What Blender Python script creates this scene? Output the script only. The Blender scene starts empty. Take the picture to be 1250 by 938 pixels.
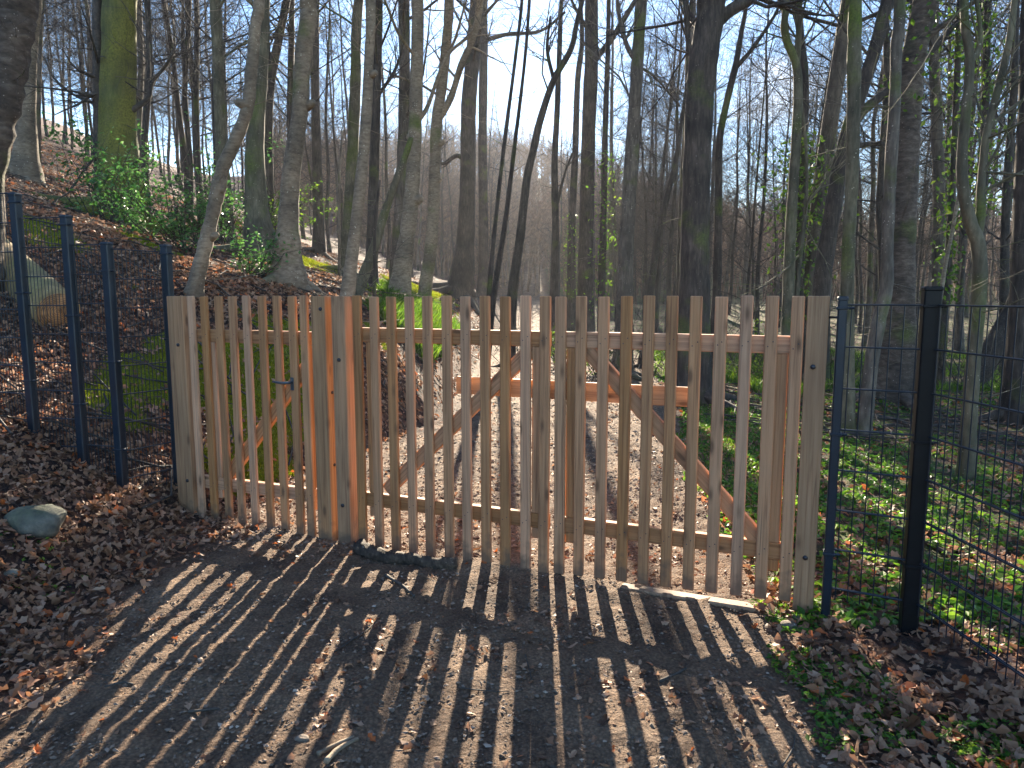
import bpy, math, random
import numpy as np
from mathutils import Vector
rng = np.random.default_rng(7)
random.seed(7)
SC = bpy.context.scene
COL = SC.collection

# ---------------------------------------------------------------- camera, light, exposure
F = 870.0; CH = 1.6; TH = math.atan(107 / F)          # photo pixels (1250 wide), camera height, pitch
cam = bpy.data.objects.new("camera", bpy.data.cameras.new("camera")); COL.objects.link(cam)
cam.data.sensor_width = 36; cam.data.lens = F / 1250 * 36
cam.data.clip_start = 0.05; cam.data.clip_end = 1500
cam.location = (0, 0, CH); cam.rotation_euler = (math.pi / 2 - TH, 0, 0)
SC.camera = cam
SUN_EL, SUN_AZ = math.radians(20.5), math.radians(1.8)
w = bpy.data.worlds.new("World"); SC.world = w; w.use_nodes = True
nt = w.node_tree; bg = nt.nodes["Background"]
sky = nt.nodes.new("ShaderNodeTexSky"); sky.sky_type = 'NISHITA'; sky.sun_disc = False
sky.sun_elevation = SUN_EL; sky.sun_rotation = SUN_AZ
sky.air_density = 1.0; sky.dust_density = 0.05; sky.ozone_density = 3.0
hs = nt.nodes.new("ShaderNodeHueSaturation"); hs.inputs['Saturation'].default_value = 1.15
nt.links.new(sky.outputs[0], hs.inputs['Color']); 
tcw = nt.nodes.new("ShaderNodeTexCoord"); mpw = nt.nodes.new("ShaderNodeMapping"); mpw.inputs['Scale'].default_value = (2.2, 2.2, 7); nt.links.new(tcw.outputs['Generated'], mpw.inputs[0])
nw = nt.nodes.new("ShaderNodeTexNoise"); nw.inputs['Scale'].default_value = 2.6; nw.inputs['Detail'].default_value = 8; nw.inputs['Distortion'].default_value = .6; nt.links.new(mpw.outputs[0], nw.inputs['Vector'])
rw_ = nt.nodes.new("ShaderNodeValToRGB"); rw_.color_ramp.elements[0].position = .54; rw_.color_ramp.elements[1].position = .80; rw_.color_ramp.elements[1].color = (.8, .8, .8, 1); nt.links.new(nw.outputs[0], rw_.inputs[0])
mw = nt.nodes.new("ShaderNodeMix"); mw.data_type = 'RGBA'; mw.inputs[7].default_value = (4.2, 4.3, 4.5, 1); nt.links.new(rw_.outputs[0], mw.inputs[0]); nt.links.new(hs.outputs[0], mw.inputs[6]); nt.links.new(mw.outputs[2], bg.inputs[0])
bg.inputs[1].default_value = 0.065
sl = bpy.data.lights.new("sun", 'SUN'); sl.energy = 5.0; sl.angle = math.radians(0.5); sl.color = (1, 0.86, 0.66)
so = bpy.data.objects.new("sun", sl); COL.objects.link(so)
S = Vector((math.sin(SUN_AZ) * math.cos(SUN_EL), math.cos(SUN_AZ) * math.cos(SUN_EL), math.sin(SUN_EL)))
so.rotation_euler = S.to_track_quat('Z', 'Y').to_euler(); so.location = S * 50
SC.view_settings.view_transform = 'Standard'; SC.view_settings.look = 'None'
SC.view_settings.exposure = 2.42; SC.view_settings.gamma = 1
SC.render.engine = 'CYCLES'
SC.cycles.max_bounces = 6; SC.cycles.diffuse_bounces = 4; SC.cycles.transparent_max_bounces = 4
SC.cycles.sample_clamp_indirect = 6

# ---------------------------------------------------------------- helpers
def ray(px, py):
    u = (px - 625) / F; v = (469 - py) / F
    return np.array([u, math.cos(TH) + v * math.sin(TH), -math.sin(TH) + v * math.cos(TH)])
def at_depth(px, py, Y):
    d = ray(px, py); p = d * (Y / d[1]); return np.array([p[0], p[1], p[2] + CH])
def px_size(Y, py=400):
    return Y / ray(625, py)[1] / F            # metres per photo pixel at that depth
def sstep(a, b, x):
    t = np.clip((x - a) / (b - a), 0, 1); return t * t * (3 - 2 * t)

# value noise (vectorised)
_perm = rng.random((64, 64))
def vnoise(x, y):
    x = np.asarray(x, float); y = np.asarray(y, float)
    xi = np.floor(x).astype(int); yi = np.floor(y).astype(int); fx = x - xi; fy = y - yi
    fx = fx * fx * (3 - 2 * fx); fy = fy * fy * (3 - 2 * fy)
    g = lambda a, b: _perm[a % 64, b % 64]
    return ((g(xi, yi) * (1 - fx) + g(xi + 1, yi) * fx) * (1 - fy) + (g(xi, yi + 1) * (1 - fx) + g(xi + 1, yi + 1) * fx) * fy) * 2 - 1
def fbm(x, y, o=4):
    s = 0; a = 1.0
    for k in range(o):
        s = s + a * vnoise(x * 2 ** k + 17 * k, y * 2 ** k + 5 * k); a *= 0.5
    return s

FY = [-20, 0, 5, 7, 9, 20, 40, 60, 100, 300]; FX = [-2.5, -2.35, -2.2, -1.55, -0.95, -0.75, -0.4, 0.4, 2, 8]
P1S = [0, .2, .5, .9, 1.3, 2, 3, 4, 6, 9, 18, 300]; P1Z = [0, .09, .27, .48, .68, .98, 1.3, 1.7, 2.6, 4, 7.4, 114]
P2S = [0, .4, .9, 2, 4, 6, 9, 18, 300];            P2Z = [0, .62, 1.2, 1.75, 2.35, 2.95, 4.0, 7.5, 114]
def foot(Y): return np.interp(Y, FY, FX)
def right_edge(Y): return np.interp(Y, [-5, 2, 3.4, 5.7, 10, 18, 30, 60, 120], [1.25, 1.3, 1.5, 1.75, 2.6, 3.6, 2.4, 3.0, 5])
def H(X, Y, detail=True):
    X = np.asarray(X, float); Y = np.asarray(Y, float)
    s = foot(Y) - X
    k = sstep(6, 10, Y)
    near = 0.62 + 0.38 * sstep(2.5, 4.8, Y)
    z = (np.interp(s, P1S, P1Z) * near * (1 - k) + np.interp(s, P2S, P2Z) * k) * (s > 0)
    z = np.minimum(z, 26 + .02 * z)
    z = z + np.where(s < 0, -0.04 * sstep(0, 1.5, -s), 0) + 0.04
    z = z - 0.04 * (s >= 0)
    # right side: slightly lower shelf then gentle far rise
    r = X - right_edge(Y)
    z = z + np.where(r > 0, -0.05 * sstep(0.2, 2, r) * sstep(3, 6, Y), 0)
    z = z + 0.10 * sstep(.2, 1.2, r) * (1 - sstep(2.6, 4.0, Y))
    # low bank of roots behind the right fence
    z = z + 0.16 * np.exp(-((Y - 10.6) / 1.0) ** 2) * sstep(1.2, 2.5, r) - 0.25 * sstep(11, 14, Y) * sstep(1.2, 2.5, r)
    # far hill
    u = X / np.maximum(Y, 1)
    hr = np.interp(u, [-.5, -.1, .04, .07, .144, .18, .27, .42, .8], [26, 27, 26, 23, 20, 17, 11, 7, 5])
    far = hr * sstep(62, 165, Y) + 1.2 * sstep(30, 62, Y)
    z = np.where(s > 0, np.maximum(z, far), z + far)
    if detail:
        pathm = path_mask(X, Y)
        z = z + 0.05 * fbm(X * .5, Y * .5, 3) * (1 - pathm) * sstep(0, 1, np.abs(s) + .3) + 0.012 * fbm(X * 2.3 + 9, Y * 2.3, 4) + 0.25 * fbm(X * .15, Y * .15, 3) * sstep(9, 20, Y) * (1 - pathm)
    return z
def path_mask(X, Y):
    s = X - foot(Y); r = right_edge(Y) - X
    n = 0.22 * fbm(X * 1.1, Y * 1.1, 4)
    return sstep(-.1, .4, s + n) * sstep(-.3, .35, r + n)
def moss_mask(X, Y):
    n = fbm(X * 1.3 + 3, Y * 1.3 + 8, 4)
    m = np.zeros_like(np.asarray(X, float))
    for (cx, cy, rx, ry, a) in MOSS:
        m = np.maximum(m, a * np.exp(-(((X - cx) / rx) ** 2 + ((Y - cy) / ry) ** 2)))
    m = m * (1 - path_mask(X, Y))
    return sstep(.42, .56, m * .9 + .42 * n) * sstep(.12, .3, m)
MOSS = [(-3.5, 6.6, .65, 1.1, 1.0), (-2.6, 7.4, .9, .9, .95), (-3.1, 8.3, 1.3, .5, .8), (-5.6, 8.7, .9, .45, .9), (-4.6, 9.5, .9, .4, .7), (-2.3, 9.4, .7, .45, .8),
        (-4.9, 20, 3.0, 2.2, .8), (-3.2, 24, 1.2, 3, .9), (-2.6, 15, .8, 1.2, .75), (-9.5, 9.5, .7, .4, .8), (-2.2, 5.9, .35, .5, .8)]

class MB:
    """collects vertices and faces, builds ONE mesh object"""
    def __init__(s): s.v = []; s.q = []; s.t = []; s.qm = []; s.tm = []; s.n = 0; s.r = []; s.has_r = False
    def add(s, v, q=None, t=None, m=0, rnd=None):
        v = np.asarray(v, float).reshape(-1, 3)
        if q is not None and len(q): s.q.append(np.asarray(q, int) + s.n); s.qm.append(np.full(len(q), m))
        if t is not None and len(t): s.t.append(np.asarray(t, int) + s.n); s.tm.append(np.full(len(t), m))
        s.v.append(v); s.n += len(v)
        s.r.append(np.full(len(v), .5) if rnd is None else np.asarray(rnd, float))
        if rnd is not None: s.has_r = True
    def build(s, name, mats, parent=None, smooth=True, loc=(0, 0, 0)):
        me = bpy.data.meshes.new(name)
        V = np.concatenate(s.v) - np.asarray(loc, float)
        Q = np.concatenate(s.q) if s.q else np.zeros((0, 4), int)
        T = np.concatenate(s.t) if s.t else np.zeros((0, 3), int)
        me.vertices.add(len(V)); me.vertices.foreach_set("co", V.astype(np.float32).ravel())
        nl = Q.size + T.size; me.loops.add(nl)
        me.loops.foreach_set("vertex_index", np.concatenate([Q.ravel(), T.ravel()]).astype(np.int32))
        me.polygons.add(len(Q) + len(T))
        st = np.concatenate([np.arange(len(Q)) * 4, Q.size + np.arange(len(T)) * 3]).astype(np.int32)
        me.polygons.foreach_set("loop_start", st)
        mi = np.concatenate((s.qm if s.q else []) + (s.tm if s.t else [])).astype(np.int32)
        me.polygons.foreach_set("material_index", mi)
        me.polygons.foreach_set("use_smooth", np.full(len(mi), smooth))
        if s.has_r:
            a = me.attributes.new("rnd", 'FLOAT', 'POINT'); a.data.foreach_set("value", np.concatenate(s.r).astype(np.float32))
        for m in (mats if isinstance(mats, (list, tuple)) else [mats]): me.materials.append(m)
        me.update(calc_edges=True); me.validate()
        o = bpy.data.objects.new(name, me); COL.objects.link(o)
        o.location = loc
        if parent: o.parent = parent
        return o

def tag(o, label=None, cat=None, group=None, kind=None):
    if label: o['label'] = label
    if cat: o['category'] = cat
    if group: o['group'] = group
    if kind: o['kind'] = kind
    return o
def empty(name, loc, label, cat, group=None):
    o = bpy.data.objects.new(name, None); COL.objects.link(o); o.location = loc; o.empty_display_size = .1
    return tag(o, label, cat, group)

def tube(mb, P, R, k=6, m=0, flute=0.0, cap=True, rough=0.0, rnd=None):
    P = np.asarray(P, float); R = np.asarray(R, float); n = len(P)
    T = np.gradient(P, axis=0); T /= np.linalg.norm(T, axis=1)[:, None] + 1e-9
    ref = np.array([1., 0, 0]) if abs(T[0][0]) < .8 else np.array([0., 1, 0])
    N = np.zeros_like(P); a = ref
    for i in range(n):
        a = a - T[i] * a.dot(T[i]); a /= np.linalg.norm(a) + 1e-9; N[i] = a
    B = np.cross(T, N)
    ang = np.arange(k) * 2 * np.pi / k
    rr = R[:, None] * np.ones(k)[None]
    if rough: rr = rr * (1 + rough * rng.normal(size=rr.shape))
    if flute is not None and np.ndim(flute):
        fl = np.asarray(flute); ph = rng.random() * 6
        rr = rr * (1 + fl[:, None] * (np.cos(ang * 4 + ph) * .6 + np.cos(ang * 3 + 2 * ph) * .5)[None])
    V = P[:, None] + rr[..., None] * (np.cos(ang)[None, :, None] * N[:, None] + np.sin(ang)[None, :, None] * B[:, None])
    i = np.arange(n - 1)[:, None] * k; j = np.arange(k)[None]; j2 = (j + 1) % k
    q = np.stack([i + j, i + j2, i + k + j2, i + k + j], -1).reshape(-1, 4)
    V = V.reshape(-1, 3)
    if cap:
        V = np.vstack([V, P[0], P[-1]]); nn = n * k
        jj = np.arange(k)
        t = np.vstack([np.stack([np.full(k, nn), (jj + 1) % k, jj], 1), np.stack([np.full(k, nn + 1), (n - 1) * k + jj, (n - 1) * k + (jj + 1) % k], 1)])
        mb.add(V, q, t, m, rnd=None if rnd is None else np.full(len(V), rnd))
    else: mb.add(V, q, None, m, rnd=None if rnd is None else np.full(len(V), rnd))

def box(mb, c, ux, uy, uz, sx, sy, sz, bev=0.004, m=0):
    """oriented box (full sizes) with bevelled long edges"""
    c = np.asarray(c, float); ux, uy, uz = (np.asarray(a, float) for a in (ux, uy, uz))
    hx, hy, hz = sx / 2, sy / 2, sz / 2; b = min(bev, hx * .4, hy * .4)
    prof = [(-hx + b, -hy), (hx - b, -hy), (hx, -hy + b), (hx, hy - b), (hx - b, hy), (-hx + b, hy), (-hx, hy - b), (-hx, -hy + b)]
    rings = []
    for z, sh in ((-hz, b * .8), (-hz + b, 0), (hz - b, 0), (hz, b * .8)):
        for (x, y) in prof:
            rings.append(c + ux * (x - math.copysign(sh, x)) + uy * (y - math.copysign(sh, y)) + uz * z)
    q = []
    for r in range(3):
        for j in range(8): q.append((r * 8 + j, r * 8 + (j + 1) % 8, r * 8 + 8 + (j + 1) % 8, r * 8 + 8 + j))
    o = 24
    q += [(o, o + 1, o + 4, o + 5), (o + 1, o + 2, o + 3, o + 4), (o + 5, o + 6, o + 7, o)]
    q += [(5, 4, 1, 0), (4, 3, 2, 1), (0, 7, 6, 5)]
    mb.add(rings, q, None, m)

# ---------------------------------------------------------------- materials
def newmat(name):
    m = bpy.data.materials.new(name); m.use_nodes = True; t = m.node_tree
    return m, t, t.nodes["Principled BSDF"], (lambda ty, **k: _nd(t, ty, k)), t.links.new
def _nd(t, ty, k):
    n = t.nodes.new("ShaderNode" + ty)
    for a, b in k.items():
        if a.startswith('i_'): n.inputs[a[2:].replace('_', ' ')].default_value = b
        else: setattr(n, a, b)
    return n
def ramp(nd, stops):
    r = nd("ValToRGB"); e = r.color_ramp.elements
    while len(e) < len(stops): e.new(0.5)
    for i, (p, c) in enumerate(stops): e[i].position = p; e[i].color = (*c, 1)
    return r
def mixc(nd, L, fac, a, b):
    m = nd("Mix", data_type='RGBA')
    if hasattr(fac, 'is_output'): L(fac, m.inputs[0])
    else: m.inputs[0].default_value = fac
    for s, i in ((a, 6), (b, 7)):
        if hasattr(s, 'is_output'): L(s, m.inputs[i])
        else: m.inputs[i].default_value = (*s, 1)
    return m.outputs[2]

def bark(name, c1, c2, c3, vs=(14, 14, 2.2), moss=0.0, mosscol=(.10, .13, .015), bump=.5, spots=0.0):
    m, t, P, nd, L = newmat(name)
    tc = nd("TexCoord"); oi = nd("ObjectInfo"); add = nd("VectorMath", operation='ADD'); mul = nd("Math", operation='MULTIPLY'); mul.inputs[1].default_value = 37
    L(oi.outputs['Random'], mul.inputs[0]); L(tc.outputs['Object'], add.inputs[0]); L(mul.outputs[0], add.inputs[1])
    mp = nd("Mapping"); mp.inputs['Scale'].default_value = vs; L(add.outputs[0], mp.inputs[0])
    n1 = nd("TexNoise", i_Scale=1.0, i_Detail=8.0, i_Roughness=.65); L(mp.outputs[0], n1.inputs['Vector'])
    n2 = nd("TexNoise", i_Scale=2.2, i_Detail=4.0); L(add.outputs[0], n2.inputs['Vector'])
    r = ramp(nd, [(.3, c1), (.52, c2), (.72, c3)]); L(n1.outputs[0], r.inputs[0])
    r2 = ramp(nd, [(.35, (.55, .55, .55)), (.65, (1.15, 1.12, 1.08))]); L(n2.outputs[0], r2.inputs[0])
    mm = nd("Mix", data_type='RGBA', blend_type='MULTIPLY'); mm.inputs[0].default_value = 1; L(r.outputs[0], mm.inputs[6]); L(r2.outputs[0], mm.inputs[7])
    col = mm.outputs[2]
    # pale lichen flecks
    vo = nd("TexVoronoi", i_Scale=26.0); L(add.outputs[0], vo.inputs['Vector'])
    vr = ramp(nd, [(.10 + spots * .1, (1, 1, 1)), (.16 + spots * .12, (0, 0, 0))]); L(vo.outputs['Distance'], vr.inputs[0])
    n4 = nd("TexNoise", i_Scale=6.0); L(add.outputs[0], n4.inputs['Vector'])
    nr = ramp(nd, [(.50, (0, 0, 0)), (.62, (1, 1, 1))]); L(n4.outputs[0], nr.inputs[0])
    f = nd("Math", operation='MULTIPLY'); L(vr.outputs[0], f.inputs[0]); L(nr.outputs[0], f.inputs[1])
    col = mixc(nd, L, f.outputs[0], col, tuple(min(.6, x * 1.7 + .06) for x in c3))
    if moss > 0:
        n3 = nd("TexNoise", i_Scale=1.4, i_Detail=7.0); L(add.outputs[0], n3.inputs['Vector'])
        mr = ramp(nd, [(.62 - moss * .4, (0, 0, 0)), (.78 - moss * .3, (1, 1, 1))]); L(n3.outputs[0], mr.inputs[0])
        n5 = nd("TexNoise", i_Scale=40.0, i_Detail=3.0); L(add.outputs[0], n5.inputs['Vector'])
        m5 = ramp(nd, [(.3, tuple(x * .5 for x in mosscol)), (.7, tuple(x * 1.3 for x in mosscol))]); L(n5.outputs[0], m5.inputs[0])
        col = mixc(nd, L, mr.outputs[0], col, m5.outputs[0])
    L(col, P.inputs['Base Color']); P.inputs['Roughness'].default_value = .85
    b = nd("Bump"); b.inputs['Strength'].default_value = bump; b.inputs['Distance'].default_value = .02; L(n1.outputs[0], b.inputs['Height']); L(b.outputs[0], P.inputs['Normal'])
    return m
M = {}
M['beech'] = bark('beech_bark', (.13, .095, .062), (.265, .205, .14), (.36, .29, .205), (13, 13, 30), .05, bump=.5, spots=.3)
M['grey'] = bark('grey_bark', (.07, .056, .044), (.145, .12, .095), (.23, .195, .155), (24, 24, 5), .2, bump=.5, spots=.5)
M['dark'] = bark('dark_bark', (.028, .022, .018), (.068, .053, .042), (.125, .10, .08), (26, 26, 4.5), .1, bump=.8)
M['green'] = bark('green_bark', (.065, .06, .035), (.135, .12, .075), (.21, .185, .125), (22, 22, 5), .27, bump=.4, spots=.4)
M['mossy'] = bark('mossy_bark', (.05, .055, .02), (.10, .11, .03), (.17, .165, .06), (20, 20, 2.2), .72, (.17, .165, .025), bump=.5)
M['shaggy'] = bark('shaggy_bark', (.035, .025, .018), (.11, .08, .06), (.20, .16, .125), (9, 9, 22), .08, bump=1.0)
M['far'] = bark('far_bark', (.06, .048, .036), (.13, .105, .08), (.20, .165, .13), (20, 20, 4), .15, bump=.2)
M['twig'] = bark('twig_bark', (.035, .028, .024), (.07, .058, .048), (.11, .09, .075), (20, 20, 20), 0, bump=.0)
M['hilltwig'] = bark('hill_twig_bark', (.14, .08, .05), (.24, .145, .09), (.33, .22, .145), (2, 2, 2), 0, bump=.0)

def wood(name, tint=(1, 1, 1), dark=1.0, mud=True):
    m, t, P, nd, L = newmat(name)
    tc = nd("TexCoord"); oi = nd("ObjectInfo"); add = nd("VectorMath", operation='ADD'); mul = nd("Math", operation='MULTIPLY'); mul.inputs[1].default_value = 91
    L(oi.outputs['Random'], mul.inputs[0]); L(tc.outputs['Object'], add.inputs[0]); L(mul.outputs[0], add.inputs[1])
    mp = nd("Mapping"); mp.inputs['Scale'].default_value = (60, 60, 1.6); L(add.outputs[0], mp.inputs[0])
    n1 = nd("TexNoise", i_Scale=1.0, i_Detail=6.0, i_Roughness=.6, i_Distortion=.8); L(mp.outputs[0], n1.inputs['Vector'])
    k = [tuple(a * b * dark for a, b in zip(c, tint)) for c in ((.22, .105, .05), (.47, .252, .122), (.60, .35, .19))]
    r = ramp(nd, [(.25, k[0]), (.5, k[1]), (.78, k[2])]); L(n1.outputs[0], r.inputs[0])
    # broad weathering, greenish treatment and stains
    mp2 = nd("Mapping"); mp2.inputs['Scale'].default_value = (8, 8, 1.5); L(add.outputs[0], mp2.inputs[0])
    n2 = nd("TexNoise", i_Scale=1.0, i_Detail=5.0); L(mp2.outputs[0], n2.inputs['Vector'])
    r2 = ramp(nd, [(.3, (.72, .69, .67)), (.5, (.95, .93, .90)), (.7, (1.15, 1.05, .95))]); L(n2.outputs[0], r2.inputs[0])
    mm = nd("Mix", data_type='RGBA', blend_type='MULTIPLY'); mm.inputs[0].default_value = 1; L(r.outputs[0], mm.inputs[6]); L(r2.outputs[0], mm.inputs[7])
    # per piece variation
    hv = nd("HueSaturation"); L(mm.outputs[2], hv.inputs['Color'])
    a1 = nd("MapRange"); a1.inputs['To Min'].default_value = .80; a1.inputs['To Max'].default_value = 1.15; L(oi.outputs['Random'], a1.inputs[0]); L(a1.outputs[0], hv.inputs['Value'])
    a2 = nd("MapRange"); a2.inputs['To Min'].default_value = 1.08; a2.inputs['To Max'].default_value = .86; L(oi.outputs['Random'], a2.inputs[0]); L(a2.outputs[0], hv.inputs['Saturation'])
    # knots
    mp3 = nd("Mapping"); mp3.inputs['Scale'].default_value = (11, 11, 3.6); L(add.outputs[0], mp3.inputs[0])
    vo = nd("TexVoronoi", i_Scale=1.0); L(mp3.outputs[0], vo.inputs['Vector'])
    vr = ramp(nd, [(.08, (.8, .8, .8)), (.15, (.3, .3, .3)), (.22, (0, 0, 0))]); L(vo.outputs['Distance'], vr.inputs[0])
    col = mixc(nd, L, vr.outputs[0], hv.outputs[0], (.12, .058, .028))
    if mud:
        sx = nd("SeparateXYZ"); L(tc.outputs['Object'], sx.inputs[0]); ng = nd("TexNoise", i_Scale=14.0, i_Detail=6.0); L(add.outputs[0], ng.inputs['Vector'])
        ma = nd("Math", operation='MULTIPLY_ADD'); ma.inputs[1].default_value = .38; L(ng.outputs[0], ma.inputs[0]); L(sx.outputs[2], ma.inputs[2])
        mr = nd("MapRange"); mr.inputs['From Min'].default_value = -.56; mr.inputs['From Max'].default_value = -.46; mr.inputs['To Min'].default_value = .75; mr.inputs['To Max'].default_value = 0; L(ma.outputs[0], mr.inputs[0])
        col = mixc(nd, L, mr.outputs[0], col, (.12, .082, .056))
        # drying cracks along the grain
        mp4 = nd("Mapping"); mp4.inputs['Scale'].default_value = (150, 150, 1.1); L(add.outputs[0], mp4.inputs[0]); n9 = nd("TexNoise", i_Scale=1.0, i_Detail=2.0); L(mp4.outputs[0], n9.inputs['Vector'])
        r9 = ramp(nd, [(.27, (.45, .42, .40)), (.34, (1, 1, 1))]); L(n9.outputs[0], r9.inputs[0])
        m9 = nd("Mix", data_type='RGBA', blend_type='MULTIPLY'); m9.inputs[0].default_value = 1; L(col, m9.inputs[6]); L(r9.outputs[0], m9.inputs[7]); col = m9.outputs[2]
    L(col, P.inputs['Base Color']); P.inputs['Roughness'].default_value = .72
    b = nd("Bump"); b.inputs['Strength'].default_value = .35; b.inputs['Distance'].default_value = .004; L(n1.outputs[0], b.inputs['Height']); L(b.outputs[0], P.inputs['Normal'])
    return m
M['wood'] = wood('sawn_wood', (1.06, .98, .9))
M['wood_post'] = wood('post_wood', (1, 1.0, .95), .85)
M['wood_sand'] = wood('muddy_wood', (.9, .95, 1.05), .75)
M['bar'] = wood('fresh_wood', (1.0, 1.05, .95), 1.1, False)

def plain(name, c, rough=.5, metal=0.0, nz=0.15, sc=20, trans=0):
    m, t, P, nd, L = newmat(name)
    tc = nd("TexCoord"); n = nd("TexNoise", i_Scale=float(sc), i_Detail=5.0); L(tc.outputs['Object'], n.inputs['Vector'])
    r = ramp(nd, [(.3, tuple(x * (1 - nz) for x in c)), (.7, tuple(min(1, x * (1 + nz)) for x in c))]); L(n.outputs[0], r.inputs[0])
    L(r.outputs[0], P.inputs['Base Color']); P.inputs['Roughness'].default_value = rough; P.inputs['Metallic'].default_value = metal
    return m
M['blue_post'] = plain('blue_black_coating', (.007, .018, .032), .38, 0, .3, 8)
M['black_post'] = plain('black_coating', (.005, .006, .008), .45, 0, .4, 8); M['black_post'].node_tree.nodes['Principled BSDF'].inputs['Specular IOR Level'].default_value = .25
M['wire'] = plain('dark_wire_coating', (.008, .016, .028), .35)
M['steel'] = plain('galvanised_steel', (.10, .12, .14), .45, .7)
M['bolt'] = plain('dark_bolt', (.06, .06, .07), .4, .8)

def leafmat(name, stops, rough=.6, trans=.3):
    m, t, P, nd, L = newmat(name)
    at = nd("Attribute"); at.attribute_name = "rnd"
    r = ramp(nd, stops); L(at.outputs['Fac'], r.inputs[0])
    L(r.outputs[0], P.inputs['Base Color']); P.inputs['Roughness'].default_value = rough
    if trans:
        tr = nd("BsdfTranslucent"); L(r.outputs[0], tr.inputs[0]); mx = nd("MixShader"); mx.inputs[0].default_value = trans
        out = t.nodes["Material Output"]; L(P.outputs[0], mx.inputs[1]); L(tr.outputs[0], mx.inputs[2]); L(mx.outputs[0], out.inputs[0])
    return m
M['litter'] = leafmat('dead_leaf', [(0, (.09, .042, .022)), (.25, (.20, .095, .048)), (.5, (.34, .175, .095)), (.72, (.40, .225, .13)), (.88, (.46, .29, .19)), (.96, (.50, .13, .03))], .6, .3)
M['herb'] = leafmat('herb_leaf', [(0, (.035, .10, .012)), (.5, (.10, .24, .02)), (1, (.24, .38, .03))], .5, .5)
M['moss'] = leafmat('moss_tip', [(0, (.11, .15, .006)), (.5, (.26, .31, .01)), (1, (.42, .44, .02))], .8, .5)
M['grassm'] = leafmat('grass_blade', [(0, (.04, .10, .010)), (.5, (.10, .21, .018)), (1, (.22, .33, .03))], .5, .55)
M['holly'] = leafmat('holly_leaf', [(0, (.03, .10, .02)), (.6, (.08, .22, .05)), (1, (.18, .36, .07))], .33, .35)
M['ivy'] = leafmat('ivy_leaf', [(0, (.05, .13, .01)), (.6, (.13, .25, .02)), (1, (.26, .36, .03))], .35, .5)
M['chip'] = leafmat('soil_crumb', [(0, (.05, .032, .022)), (.5, (.16, .11, .076)), (.95, (.28, .20, .145)), (1, (.45, .35, .27))], .9, 0)

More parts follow.
